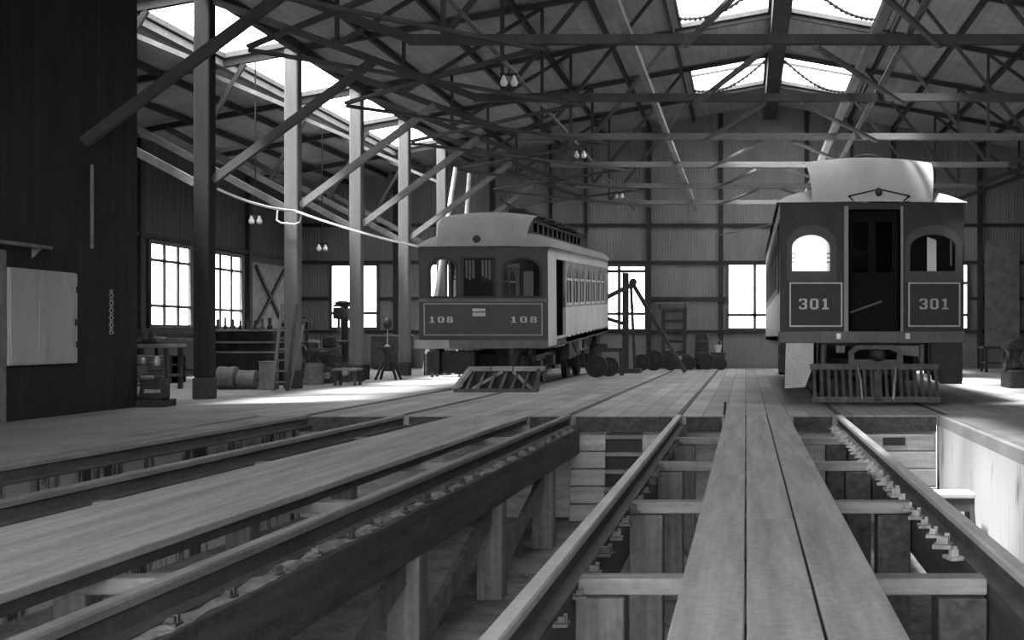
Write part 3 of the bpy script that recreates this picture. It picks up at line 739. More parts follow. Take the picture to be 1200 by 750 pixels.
for s in (-1, 1):
    x = s*1.14
    sp = MB(); sp.bx(x-.2, x+.2, .45, 1.2, .42, .46); sp.bx(x-.2, x+.2, .7, 1.2, .66, .70); sp.bx(x-.2, x+.2, .45, .49, .42, .92); sp.bx(x-.2, x+.2, 1.16, 1.2, .42, .92); sp.build('entry_step', M['iron'], c3)
truck(c3, 2.6, 1.16, 0, HW); truck(c3, L3-2.6, 1.16, 0, HW)
for s, y, h in ((-.6, 5.2, .5), (.55, 6.0, .45), (-.4, 7.4, .4)):
    MB().bx(s-.4, s+.4, y-.5, y+.5, .86-h, .87).build('underfloor_box', M['iron'], c3)

# ---- car 108, its rear end raised
X108, Y108, L1 = -4.926, 22.5, 9.7
PITCH = math.atan2(.34, 9.5)
c1 = thing('streetcar', 'smaller dark streetcar numbered 108 with pale side panels on the left track', 'streetcar', (X108, Y108, 0), None, (PITCH, 0, 0))
def zz1(py): return 1-(py-VY)/F*Y108
def xx1(px): return (px-VX)/F*Y108-X108
HB = 1.21; ZB = 2.68; kk = M['car2']
w1 = arch(xx1(506), xx1(536), zz1(347), zz1(304), .22); w2 = rect(xx1(544), xx1(580), zz1(347), zz1(303)); w3 = arch(xx1(592), xx1(634), zz1(347), zz1(303), .25)
MB().plate(rect(-HB, HB, .8, ZB), [w1, w2, w3], .06, 'Y', 0).build('end_panel', kk, c1)
for w, a, b_ in ((w1, 503, 539), (w2, 541, 583), (w3, 589, 637)):
    o = MB().plate(arch(xx1(a), xx1(b_), zz1(349), zz1(301), .25) if w is not w2 else rect(xx1(a), xx1(b_), zz1(349), zz1(301)), [w], .03, 'Y', -.03).build('window_surround', M['car'], c1)
    MB().bx(w[0][0], w[1][0], .005, .011, w[0][1], zz1(303)).build('pane', glass('dash glass', .8, .06), o)
cur = MB().bx(xx1(546), xx1(557), .06, .065, zz1(328), zz1(305)).build('curtain', kk, c1)
for i, px in enumerate((547, 551, 555)): MB().bx(xx1(px)-.018, xx1(px)+.018, .05, .06, zz1(326+i % 2*2), zz1(305)).build('stripe', M['stripe'], cur)
cur = MB().bx(xx1(564), xx1(578), .06, .065, zz1(330), zz1(305)).build('curtain', kk, c1)
for i, px in enumerate((566, 570, 574)): MB().bx(xx1(px)-.018, xx1(px)+.018, .05, .06, zz1(324+i*2), zz1(305)).build('stripe', M['stripe'], cur)
MB().bx(-HB-.01, HB+.01, -.05, .0, zz1(354), zz1(350)).build('belt_rail', M['sill'], c1)
border(xx1(498), xx1(636.5), zz1(393), zz1(355.5), .016, -.034, M['line2'], c1)
number('108', xx1(504), xx1(532), zz1(378), zz1(371), -.034, M['line'], c1, .45)
number('108', xx1(599), xx1(630), zz1(378), zz1(371), -.034, M['line'], c1, .45)
for a, b_ in ((361.5, 365), (366.5, 370.5)): MB().bx(xx1(555), xx1(570), -.04, -.03, zz1(b_), zz1(a)).build('number_card', M['line'], c1)
MB().prism([(-HB-.04, -.05), (-.7, -.14), (.7, -.14), (HB, -.05), (HB, .1), (-HB-.04, .1)], 'Z', .775, .93).build('bumper', M['sill'], c1, bevel=.01)
MB().bx(-HB-.05, -.62, -.16, -.1, .775, .935).build('bumper_facing', M['sill_l'], c1)
MB().bx(-HB, HB, .1, L1-.05, .76, .9).build('underframe', M['iron'], c1)
MB().bx(-HB+.03, HB-.03, .03, L1-.03, .9, .95).build('car_floor', M['interior'], c1)
win1 = [(2.42+i*.99, 2.42+i*.99+.84) for i in range(7)]
side_wall(c1, HB-.03, L1, .8, 1.52, 1.56, 2.44, ZB, win1, [(1.0, 2.2)], M['cream'], M['sill_l'], 1, M['cream'])
side_wall(c1, -HB+.03, L1, .8, 1.52, 1.56, 2.44, ZB, win1, [(.15, 2.2)], M['cream'], M['sill_l'], -1, M['cream'])
MB().bx(HB-.06, HB+.005, .0, .98, .8, ZB-.2).build('corner_panel', M['cream'], c1)
for i in range(11): MB().ball((HB+.002, 2.3+i*.7, .9), .03, n=8).build('rivet', M['iron'], c1)
MB().bx(HB-.08, HB-.02, 1.0, 2.2, .74, .95).build('door_sill', M['cream'], c1)
MB().plate(rect(-HB, HB, .8, ZB), [rect(-.4, .4, .95, 2.5), rect(-1.05, -.55, 1.6, 2.4), rect(.55, 1.05, 1.6, 2.4)], .06, 'Y', L1).build('rear_end_wall', kk, c1)
MB().plate(rect(-HB+.04, HB-.04, .95, 2.8), [rect(-.35, .35, .95, 2.45)], .04, 'Y', 3.33).build('bulkhead', M['interior'], c1)
car_roof(c1, HB, ZB, 2.96, .7, 3.27, 3.31, .895, .075, L1, M['canvas2'], M['canvas2'], .83)
MB().lathe((-.1, -.13, 2.82), [(.0, -.02), (.06, -.02), (.075, .04), (.05, .07)], 'Y', 14).build('marker_lamp', M['iron'], c1, smooth=True)
# roof walk and lowered trolley pole
rw_ = MB().bx(.25, .55, 1.2, L1-1.0, 3.44, 3.48).build('roof_walk', M['iron'], c1)
for i in range(7): MB().bx(.22, .58, 1.3+i*1.15, 1.4+i*1.15, 3.24, 3.45).build('saddle', M['iron'], rw_)
tb = MB().bx(-.25, .2, L1*.48, L1*.48+.6, 3.3, 3.5).build('trolley_base', M['iron'], c1)
MB().cyl((0, L1*.5, 3.5), (.1, 1.2, 3.66), .03, 8).build('trolley_pole', M['iron2'], tb, smooth=True)
for s in (-1, 1): MB().tube([(s*.12, L1*.42+t*.22, 3.5+.1*math.sin(t*math.pi/4)) for t in range(5)], .02, 6).build('spring', M['iron2'], tb)
for i in range(5): MB().cyl((.62, 1.8+i*1.4, 3.2), (.62, 1.8+i*1.4, 3.42), .05, 10).build('insulator', M['iron2'], c1)
truck(c1, 2.2, 1.1, -.085, HB)
for s, y in ((-.5, 4.6), (.7, 5.2), (.75, 3.9), (.7, 6.6), (-.4, 6.2)): MB().bx(s-.35, s+.35, y-.5, y+.5, .38, .77).build('underfloor_box', M['iron'], c1)
MB().tube([(HB-.1, 3.6, .8), (HB-.1, 4.4, .5), (HB-.1, 6.4, .5), (HB-.1, 7.2, .8)], .025, 6).build('truss_rod', M['iron2'], c1)
MB().bx(HB-.12, HB-.06, 5.0, 5.06, .5, .8).build('queen_post', M['steel'], c1)
MB().bx(-.9, -.82, -.1, .3, .3, .78).build('fender_hanger', M['iron'], c1); MB().bx(.5, .58, -.1, .3, .3, .78).build('fender_hanger', M['iron'], c1)
MB().bx(-1.1, -.2, .1, .5, .3, .7).build('brake_tank', M['iron'], c1)

# free truck under the raised rear end and the blocking that carries it
tr = thing('car_truck', 'black iron wheel truck standing free under the raised rear of car 108', 'truck', (X108+.04, 29.6, 0))
truck(tr, 0, 1.1, 0, 1.1)
for s in (-1, 1):
    for i in range(5):
        z = i*.2; x = X108+s*.95
        o = MB().bx(-.35, .35, -.1, .1, 0, .2) if i % 2 else MB().bx(-.1, .1, -.35, .35, 0, .2)
        tag(o.build('crib_block', M['dwood'], loc=(x, 31.3, z)), '%s timber block of the crib under the rear of car 108, %s side' % (['bottom', 'second', 'middle', 'fourth', 'top'][i], 'window' if s < 0 else 'walkway'), 'block', 'crib blocks under car 108')
# wooden fender lying in front of car 108
fe = thing('car_fender', 'wooden slatted car fender on the floor before car 108', 'fender', (0, 0, 0))
MB().prism([(-5.02, 21.55), (-3.72, 21.55), (-3.66, 21.85), (-4.95, 21.85)], 'Z', .37, .45).build('top_board', M['sill_l'], fe)
for x in (-4.6, -4.2): MB().bx(x-.01, x+.01, 21.545, 21.856, .368, .455).build('board_joint', M['iron'], fe)
MB().bar((-5.2, 21.3, .03), (-3.7, 21.3, .03), .07, .06).build('bottom_bar', M['iron2'], fe)
MB().bar((-5.2, 21.32, .04), (-4.98, 21.58, .4), .1, .07).build('end_brace', M['sill_l'], fe); MB().bar((-3.72, 21.32, .04), (-3.74, 21.58, .4), .06, .06).build('end_brace', M['iron2'], fe)
for i in range(7):
    x = -4.98+i*.2; MB().bar((x, 21.32, .05), (x+.07, 21.6, .37), .05, .03).build('slat', M['iron2'], fe)
MB().bar((-4.9, 21.4, .06), (-4.4, 21.6, .36), .04, .05).build('diagonal_strap', M['sill_l'], fe); MB().bar((-4.2, 21.6, .36), (-3.85, 21.4, .06), .04, .05).build('diagonal_strap', M['sill_l'], fe)
MB().bx(-5.15, -3.8, 21.75, 21.82, .0, .38).build('back_board', M['iron'], fe)

# white trolley poles standing up beside the column behind car 108
for a, b_, lab in (((534, 196), (526, 248), 'leaning white pole left of the pair above the hood of car 108'), ((550, 203), (547, 250), 'upright white pole right of the pair above the hood of car 108')):
    Y = 33.6
    p_, q_ = at(*a, Y), at(*b_, Y); foot = p_+(q_-p_)*(p_.z/(p_.z-q_.z))
    tag(MB().cyl(foot, p_, .06, 10).build('white_pole', M['rope'], smooth=True), lab, 'pole', 'white poles above car 108')

# ------------------------------------------------------------------ the cable
A0 = Vector((XC+.17, TY[4]+.1, 3.37)); A1 = Vector((XC+.1, TY[5]-.2, 3.38)); A2 = at(491, 289, Y108-.05)
pts = []
for p, q, sag, n in ((A0, A1, .07, 10), (A1, A2, .05, 10)):
    for i in range(n):
        t = i/n; pts.append(p.lerp(q, t)-Vector((0, 0, sag*4*t*(1-t))))
pts.append(A2)
cb = tag(MB().tube(pts, .022, 8).build('sagging_cable', M['rope'], smooth=True), 'white sagging cable from the dark column to the eave of car 108', 'cable')
loop = MB().tube([(XC-.22, TY[5]-.2, 3.40), (XC-.23, TY[5]-.21, 3.2), (XC-.15, TY[5]-.22, 3.15), (XC+.12, TY[5]-.22, 3.12), (XC+.2, TY[5]-.2, 3.17), (XC+.24, TY[5]-.18, 3.36)], .018, 8)
tag(loop.build('rope_loop', M['rope'], smooth=True), 'loose loop of rope hung on the pale column by the ladder', 'rope')
tag(MB().tube([at(840, 276, 30), at(880, 268, 24), at(935, 256, 17.4)], .012, 6).build('slack_wire', M['brace']), 'thin slack wire running to the front corner of car 301', 'wire')

# ------------------------------------------------------------------ partition fittings
cabt = thing('wall_cabinet', 'cream two door cabinet hung on the dark partition wall', 'cabinet', (XC+.062, 14.58, .655))
MB().bx(0, .045, -.69, .69, 0, 1.15).build('case', M['cabinet'], cabt)
for s in (-1, 1):
    y0, y1 = (-.685, -.006) if s < 0 else (.006, .685)
    d = MB(); d.plate(rect(y0, y1, .01, 1.14), [rect(y0+.12, y1-.12, .15, 1.02)], .022, 'X', .056)
    o = d.build('door', M['cabinet'], cabt)
    MB().bx(.045, .052, y0+.11, y1-.11, .14, 1.03).build('door_panel', M['cabinet'], o)
    if s > 0:
        MB().bx(.067, .082, y1-.06, y1-.02, .48, .56).build('latch', M['iron'], o)
        for z in (.2, .9): MB().bx(.066, .074, y1-.03, y1, z, z+.08).build('hinge', M['iron'], o)
tag(MB().cyl((XC+.1, 15.66, 2.15), (XC+.1, 15.66, 3.25), .022, 8).build('wall_pipe', M['mwood'], smooth=True), 'thin upright pipe on the dark partition above the cabinet', 'pipe')
sh = MB(); sh.bx(XC+.061, XC+.2, 12.5, 14.6, 2.06, 2.1)
for y in (12.8, 13.6, 14.4): sh.prism([(XC+.061, 1.94), (XC+.061, 2.06), (XC+.18, 2.06)], 'Y', y, y+.03)
tag(sh.build('wall_shelf', M['mwood']), 'narrow grey shelf on the partition above the cabinet', 'shelf')
tag(MB().bx(XC+.061, XC+.09, 12.9, 13.86, .0, 2.0).build('notice_board', M['mwood']), 'grey board on the partition left of the cream cabinet', 'board')
chn = MB()
for i in range(12): chn.ring((XC+.12, 16.1, 1.05+i*.05), .03, .018, .006, 'X' if i % 2 else 'Y', 10)
tag(chn.build('hanging_chain', M['steel']), 'short steel chain hanging on the partition by the cabinet', 'chain')

# ------------------------------------------------------------------ machine shop behind the columns
def legs(t, hx, hy, h, w=.07, m=None):
    for sx in (-1, 1):
        for sy in (-1, 1): MB().bx(sx*hx-w/2, sx*hx+w/2, sy*hy-w/2, sy*hy+w/2, 0, h).build('leg', m or M['dwood'], t)
# small engine
t = thing('small_engine', 'small black engine with bright fittings on the floor before the dark column', 'engine', (-8.42, 17.05, 0))
MB().bx(-.27, .2, -.2, .2, 0, .1).build('base', M['iron'], t, bevel=.01)
MB().bx(-.17, .15, -.14, .14, .1, .4).build('crankcase', M['iron'], t, bevel=.03)
MB().lathe((0, 0, .4), [(.1, 0), (.12, .02), (.1, .05), (.12, .07), (.1, .1), (.12, .13), (.1, .16), (.1, .22), (.05, .25)], n=18).build('cylinder', M['iron2'], t, smooth=True)
MB().ring((-.25, -.05, .3), .2, .155, .025, 'X').build('flywheel', M['iron2'], t, smooth=True)
MB().bar((-.25, -.22, .3), (-.25, .12, .3), .03).build('flywheel_spoke', M['iron2'], t)
MB().lathe((.06, -.1, .58), [(.03, 0), (.045, .03), (.045, .1), (.02, .14)], n=12).build('oil_cup', M['steel'], t, smooth=True)
MB().lathe((-.13, -.1, .6), [(.025, 0), (.035, .03), (.035, .08), (.015, .1)], n=12).build('oil_cup', M['steel'], t, smooth=True)
MB().bx(-.06, .16, -.215, -.2, .2, .25).build('name_plate', M['steel'], t); MB().cyl((-.13, -.17, .42), (.05, -.17, .42), .025, 8).build('rod', M['steel'], t)
# workbench by the dark column
def bench(loc, hx, hy, h, lab, shelf=True, m=None):
    t = thing('workbench', lab, 'workbench', loc, 'workbenches of the machine shop')
    MB().bx(-hx, hx, -hy, hy, h-.07, h).build('bench_top', m or M['mwood'], t, bevel=.01)
    legs(t, hx-.08, hy-.08, h-.07)
    if shelf: MB().bx(-hx+.05, hx-.05, -hy+.05, hy-.05, .24, .28).build('shelf', M['dwood'], t)
    return t
bench((-11.4, 22.4, 0), .75, .35, .85, 'dark workbench between the partition and the dark column')
bench((-12.3, 26.9, 0), 1.2, .4, .95, 'long dark workbench under the second left window')
bench((-11.9, 30.2, 0), 1.0, .4, .9, 'workbench against the left wall under the first window')
# vise and tool box on the bench
t = thing('bench_vise', 'iron vise on the dark bench beside the dark column', 'vise', (-11.15, 22.3, .85))
MB().bx(-.1, .1, -.08, .08, 0, .08).build('base', M['iron'], t); MB().bx(-.14, -.04, -.1, .1, .08, .22).build('fixed_jaw', M['iron2'], t); MB().bx(.04, .12, -.1, .1, .08, .22).build('moving_jaw', M['iron2'], t)
MB().cyl((.1, 0, .12), (.28, 0, .12), .02, 8).build('screw', M['steel'], t); MB().cyl((.27, -.12, .12), (.27, .12, .12), .01, 6).build('handle', M['steel'], t)
t = thing('tool_box', 'grey tool chest on the dark bench before the first left window', 'box', (-11.75, 22.4, .85))
MB().bx(-.25, .25, -.15, .15, 0, .28).build('body', M['mwood'], t, bevel=.01); MB().bx(-.26, .26, -.16, .16, .28, .34).build('lid', M['dwood'], t, bevel=.01); MB().tube([(-.1, 0, .34), (-.08, 0, .41), (.08, 0, .41), (.1, 0, .34)], .012, 6).build('handle', M['iron'], t)
# two drums lying on their sides
for x, r, lab in ((-9.75, .215, 'larger grey drum lying on the floor right of the dark column'), (-9.37, .18, 'smaller grey drum lying against the larger one')):
    t = thing('lying_drum', lab, 'drum', (x, 22.5, r), 'grey drums lying by the dark column')
    MB().lathe((0, 0, 0), [(r*.9, -.17), (r, -.16), (r, -.06), (r*.96, -.05), (r*.96, .05), (r, .06), (r, .16), (r*.9, .17)], 'X', 28).build('shell', M['drum'], t, smooth=True)
    MB().cyl((.165, 0, 0), (.2, 0, 0), r*.2, 12).build('bung', M['iron2'], t)
t = thing('wooden_post_block', 'squat grey wooden block beside the lying drums', 'block', (-8.98, 22.5, 0))
MB().bx(-.14, .14, -.14, .14, 0, .5).build('block', M['mwood'], t, bevel=.015); MB().bx(-.15, .15, -.15, .15, .5, .53).build('cap', M['mwood'], t, bevel=.005)
# rack of stock behind the drums
t = thing('stock_rack', 'open dark rack of bar stock behind the lying drums', 'rack', (-10.2, 24.2, 0))
for x in (-.75, .75):
    for y in (-.2, .2): MB().bx(x-.04, x+.04, y-.04, y+.04, 0, 1.15).build('upright', M['dwood'], t)
for z in (.66, .86, 1.1): MB().bx(-.8, .8, -.25, .25, z, z+.035).build('shelf', M['mwood'], t)
MB().bx(-.8, .8, .22, .25, 0, 1.1).build('back_board', M['dwood'], t)
for i in range(9):
    r_ = random.uniform(.03, .06); x = -10.8+i*.15
    tag(MB().lathe((0, 0, 0), [(r_, 0), (r_, .07), (r_*.6, .09), (r_*.6, .16+random.uniform(0, .1))], n=10).build('oil_can', M['iron2'] if i % 2 else M['iron'], loc=(x, 24.1, 1.135), smooth=True), 'small can, %s from the left on top of the stock rack' % ORD[i], 'can', 'cans on the stock rack')
# ladder by the second column
t = thing('short_ladder', 'short wooden ladder leaning at the roped pale column', 'ladder', (-8.57, 21.9, 0))
MB().bar((-.1, 0, 0), (-.1, .45, 1.6), .045, .06).build('side_rail', M['column'], t); MB().bar((.16, 0, 0), (.16, .45, 1.6), .045, .06).build('side_rail', M['dwood'], t)
for i in range(7):
    z = .16+i*.2; y = z/1.6*.45; MB().bar((-.09, y, z), (.15, y, z), .03).build('rung', M['column'], t)
tag(MB().cyl((-8.57, 22.45, .02), (-8.4, 22.72, 1.25), .018, 8).build('leaning_rod', M['mwood'], smooth=True), 'thin rod leaning against the roped pale column', 'rod')
# drill press before the back window
t = thing('drill_press', 'tall dark drill press before the left back window', 'drill press', (-9.55, 28.3, 0))
MB().bx(-.3, .3, -.35, .35, 0, .1).build('base', M['iron'], t, bevel=.02); MB().cyl((0, .12, .1), (0, .12, 1.75), .09, 16).build('column', M['iron'], t, smooth=True)
MB().lathe((0, -.1, .85), [(.24, 0), (.25, .03), (.22, .06)], n=20).build('table', M['iron2'], t, smooth=True); MB().bx(-.05, .05, -.1, .12, .8, .86).build('table_arm', M['iron'], t)
MB().bx(-.13, .13, -.35, .2, 1.4, 1.68).build('head', M['iron'], t, bevel=.05); MB().cyl((0, -.28, 1.1), (0, -.28, 1.42), .035, 10).build('spindle', M['iron2'], t)
MB().lathe((0, 0, 1.7), [(.2, 0), (.22, .03), (.16, .06), (.2, .09), (.1, .14)], n=20).build('pulley', M['iron'], t, smooth=True); MB().ring((.22, -.25, 1.5), .14, .115, .015, 'X').build('hand_wheel', M['iron2'], t, smooth=True)
# grinder on its stand
t = thing('grinder_stand', 'black iron stand with splayed legs right of the third column', 'stand', (-8.2, 27.4, 0))
MB().bx(-.2, .2, -.16, .16, .68, .76).build('stand_top', M['iron'], t, bevel=.01); MB().lathe((0, 0, .2), [(.15, 0), (.1, .15), (.09, .4), (.14, .48)], n=16).build('pedestal', M['iron'], t, smooth=True)
for sx, sy in ((-1, -1), (1, -1), (-1, 1), (1, 1)): MB().bar((sx*.24, sy*.2, 0), (sx*.1, sy*.08, .4), .045).build('leg', M['iron'], t)
t = thing('desk_lamp', 'lamp with round dark head on the iron stand before the back window', 'lamp', (-8.22, 27.4, .76))
MB().lathe((0, 0, 0), [(.07, 0), (.07, .015), (.03, .04), (.012, .06)], n=16).build('base', M['steel'], t, smooth=True); MB().cyl((0, 0, .05), (0, 0, .42), .012, 8).build('stem', M['steel'], t)
MB().lathe((0, 0, .4), [(.04, 0), (.09, .06), (.1, .14), (.08, .22), (.03, .27)], n=16).build('head', M['iron'], t, smooth=True)
# lathe and clutter between the columns
t = thing('engine_lathe', 'dark lathe standing between the roped column and the third column', 'lathe', (-9.86, 26.2, 0))
MB().bx(-.85, -.5, -.2, .2, 0, .6).build('leg', M['iron'], t, bevel=.02); MB().bx(.5, .8, -.2, .2, 0, .6).build('leg', M['iron'], t, bevel=.02)
MB().bx(-.95, .9, -.18, .18, .6, .74).build('bed', M['iron2'], t, bevel=.01); MB().bx(-.95, -.45, -.2, .2, .74, 1.08).build('headstock', M['iron'], t, bevel=.04)
MB().lathe((-.45, 0, .93), [(.04, 0), (.14, .01), (.14, .09), (.06, .1)], 'X', 20).build('chuck', M['steel'], t, smooth=True); MB().bx(.1, .35, -.22, .22, .74, .88).build('carriage', M['iron'], t, bevel=.02); MB().ring((.22, -.26, .72), .1, .08, .012).build('hand_wheel', M['steel'], t)
MB().bx(.6, .85, -.12, .12, .74, 1.0).build('tailstock', M['iron'], t, bevel=.04); MB().lathe((-.75, 0, 1.1), [(.16, -.2), (.16, -.1), (.12, -.1), (.12, 0), (.08, 0), (.08, .1)], 'X', 18).build('cone_pulley', M['iron2'], t, smooth=True)
t = thing('step_box', 'low dark wooden step at the foot of the roped column', 'step', (-8.1, 24.3, 0))
MB().bx(-.25, .25, -.2, .2, .3, .35).build('top', M['mwood'], t); legs(t, .2, .16, .3, .05)
for i, (px, Y, s) in enumerate(((372, 25.6, .2), (384, 25.2, .16), (364, 27.0, .22), (392, 26.9, .18), (405, 25.9, .2))):
    x = (px-VX)/F*Y
    t = thing('gear_casting', 'toothed iron casting on the shop floor, %s from the roped column' % ORD[i], 'gear', (x, Y, 0), 'gear castings on the shop floor')
    g = MB(); g.ring((0, 0, s+.01), s, s*.72, .05)
    for q in range(14):
        a = q*2*math.pi/14; g.box((s*math.cos(a), 0, s+.01+s*math.sin(a)), (.05, .1, .05), Matrix.Rotation(-a, 4, 'Y'))
    g.build('gear_rim', M['iron2'], t); MB().lathe((0, 0, s+.01), [(.03, -.07), (.07, -.07), (.07, .07), (.03, .07)], 'Y', 14).build('hub', M['steel'], t)
    for a in (0, 1, 2): MB().bar((math.cos(a*2.09+.5)*s*.8, 0, s+.01+math.sin(a*2.09+.5)*s*.8), (0, 0, s+.01), .04).build('spoke', M['iron2'], t)
t = thing('shaping_machine', 'dark bulky machine tool behind the short ladder', 'machine', (-10.15, 25.6, 0))
MB().bx(-.35, .35, -.3, .3, 0, .7).build('base', M['iron'], t, bevel=.04); MB().bx(-.5, .45, -.12, .12, .7, .92).build('ram', M['iron2'], t, bevel=.02); MB().bx(-.15, .2, -.2, .2, .92, 1.05).build('head', M['iron'], t, bevel=.04)
MB().ring((.0, -.34, .45), .19, .15, .025).build('hand_wheel', M['iron2'], t, smooth=True); MB().cyl((0, -.36, .45), (0, -.3, .45), .03, 10).build('wheel_hub', M['steel'], t); MB().bx(-.48, -.36, -.2, .2, .35, .66).build('work_table', M['iron2'], t)
t = thing('anvil', 'black anvil on a wooden stump right of the roped column', 'anvil', (-8.9, 24.6, 0))
MB().lathe((0, 0, 0), [(.2, 0), (.19, .2), (.18, .45)], n=18).build('stump', M['mwood'], t, smooth=True); a_ = MB(); a_.bx(-.12, .12, -.08, .08, .45, .52); a_.bx(-.07, .07, -.05, .05, .52, .6); a_.bx(-.2, .14, -.07, .07, .6, .7); a_.cyl((.14, 0, .66), (.34, 0, .68), .055, 12, .012); a_.build('anvil_body', M['iron'], t)
t = thing('belt_hoist', 'tall slim iron stand with a pulley left of the drill press', 'stand', (-10.6, 28.8, 0))
MB().bx(-.22, .22, -.22, .22, 0, .08).build('base', M['iron'], t); MB().cyl((0, 0, .08), (0, 0, 1.35), .05, 12).build('post', M['iron'], t, smooth=True); MB().ring((0, -.08, 1.3), .17, .13, .03).build('pulley', M['iron2'], t, smooth=True); MB().bar((-.15, -.08, 1.3), (.15, -.08, 1.3), .03).build('spoke', M['iron2'], t)
for i, (x, y, w_, h_) in enumerate(((-9.0, 27.6, .5, .34), (-9.9, 29.4, .6, .5), (-11.2, 28.0, .55, .4), (-8.0, 31.0, .6, .55), (-7.4, 32.6, .5, .4))):
    t = thing('parts_box', ['low wooden parts box just before the drill press', 'wooden parts box behind the drill press', 'wooden parts box left of the iron pulley stand', 'wooden parts box behind the fourth column', 'wooden parts box beyond the small dark table'][i], 'box', (x, y, 0), 'parts boxes in the machine shop')
    b_ = MB(); b_.bx(-w_/2, w_/2, -.2, -.17, 0, h_); b_.bx(-w_/2, w_/2, .17, .2, 0, h_); b_.bx(-w_/2, -w_/2+.03, -.17, .17, 0, h_); b_.bx(w_/2-.03, w_/2, -.17, .17, 0, h_); b_.bx(-w_/2, w_/2, -.2, .2, 0, .03); b_.build('box_body', M['dwood'], t)
    for sx in (-1, 1): MB().bx(sx*w_*.4-.03, sx*w_*.4+.03, -.215, -.2, 0, h_).build('cleat', M['mwood'], t)
    h2 = MB()
    for q in range(14): h2.ball((random.uniform(-w_*.36, w_*.36), random.uniform(-.12, .12), h_-.02+random.uniform(-.03, .06)), random.uniform(.03, .07), (1, random.uniform(.6, 1.4), random.uniform(.5, 1)), 8)
    o = h2.build('scrap', M['iron2'], t); o['kind'] = 'stuff'
# dark cupboard beyond the fourth column
t = thing('tool_cupboard', 'dark low cupboard against the back wall left of car 108', 'cupboard', (-10.75, 36.3, 0))
MB().bx(-.55, .55, -.3, .3, .05, 1.0).build('case', M['dwood'], t); MB().bx(-.6, .6, -.33, .33, 1.0, 1.05).build('top', M['mwood'], t); MB().bx(-.5, .5, -.25, .25, 0, .05).build('plinth', M['dwood'], t)
for s in (-1, 1):
    o = MB().bx(s*.27-.24, s*.27+.24, -.32, -.3, .1, .95).build('door', M['dwood'], t); MB().ball((s*.07, -.335, .55), .02, n=8).build('knob', M['steel'], o)
t = thing('side_table', 'small dark table behind the column left of car 108', 'table', (-7.3, 29.3, 0))
MB().bx(-.4, .4, -.3, .3, .68, .74).build('top', M['mwood'], t, bevel=.01); legs(t, .33, .23, .68, .06)
t = thing('wall_crate', 'grey packing crate on the floor under the first left window', 'crate', (-12.6, 25.6, 0))
for z in (0, .2, .4): MB().bx(-.45, .45, -.3, .3, z+.01, z+.18).build('board', M['mwood'], t)
for x in (-.4, .4): MB().bx(x-.05, x+.05, -.33, .33, 0, .6).build('batten', M['dwood'], t)

# ------------------------------------------------------------------ back wall objects
# timber hoist left of the middle of the back wall
Y = 32.5
t = thing('timber_hoist', 'dark timber hoist standing before the back window right of car 108', 'hoist', (0, 0, 0))
MB().bar((-3.27, Y, 0), (-3.27, Y, 2.72), .17).build('mast', M['dwood'], t)
MB().bar((-3.0, Y-.1, 0), (-3.13, Y-.02, 2.5), .08).build('side_mast', M['dwood'], t)
MB().bar(at(740, 330, Y), at(803, 436, Y-.3), .1).build('diagonal_leg', M['dwood'], t)
MB().bar(at(712, 318.5, Y-.12), at(757, 318, Y-.12), .06, .06).build('cross_arm', M['dwood'], t)
MB().bar(at(710, 349, Y-.12), at(742, 333, Y-.12), .07, .12).build('upper_strut', M['dwood'], t)
MB().bar(at(711, 373, Y-.12), at(736, 381, Y-.12), .07, .1).build('lower_strut', M['dwood'], t)
MB().bx(-3.6, -2.85, Y-.35, Y+.35, 0, .12).build('sole_plate', M['dwood'], t)
MB().lathe((-3.05, Y-.15, 2.47), [(.03, -.05), (.1, -.05), (.07, 0), (.1, .05), (.03, .05)], 'Y', 16).build('pulley', M['iron'], t)
# ladder rack on the wall
t = thing('ladder_rack', 'dark wooden ladder standing against the corrugated back wall', 'ladder', (0, 36.85, 0))
for px in (777, 802): MB().bar(((px-VX)/F*36.8, -.1, 0), ((px-VX)/F*36.8, .2, 1.86), .12, .08).build('side_rail', M['iron'], t)
for py in (364, 376, 387.5, 400, 413):
    p = at(777, py, 36.8); q = at(802, py, 36.8); yy = -.1+p.z/1.86*.3
    MB().bar((p.x, yy, p.z), (q.x, yy, q.z), .05, .09).build('rung', M['iron'], t)
t = thing('wall_shelf', 'narrow grey shelf on the back wall over the dark ladder', 'shelf', (-2.3, WALL_Y-.2, 2.0))
MB().bx(-.5, .5, -.1, .095, 0, .05).build('board', M['mwood'], t)
for x in (-.4, .4): MB().prism([(.095, 0), (.095, -.15), (-.05, 0)], 'X', x, x+.04).build('bracket', M['dwood'], t)
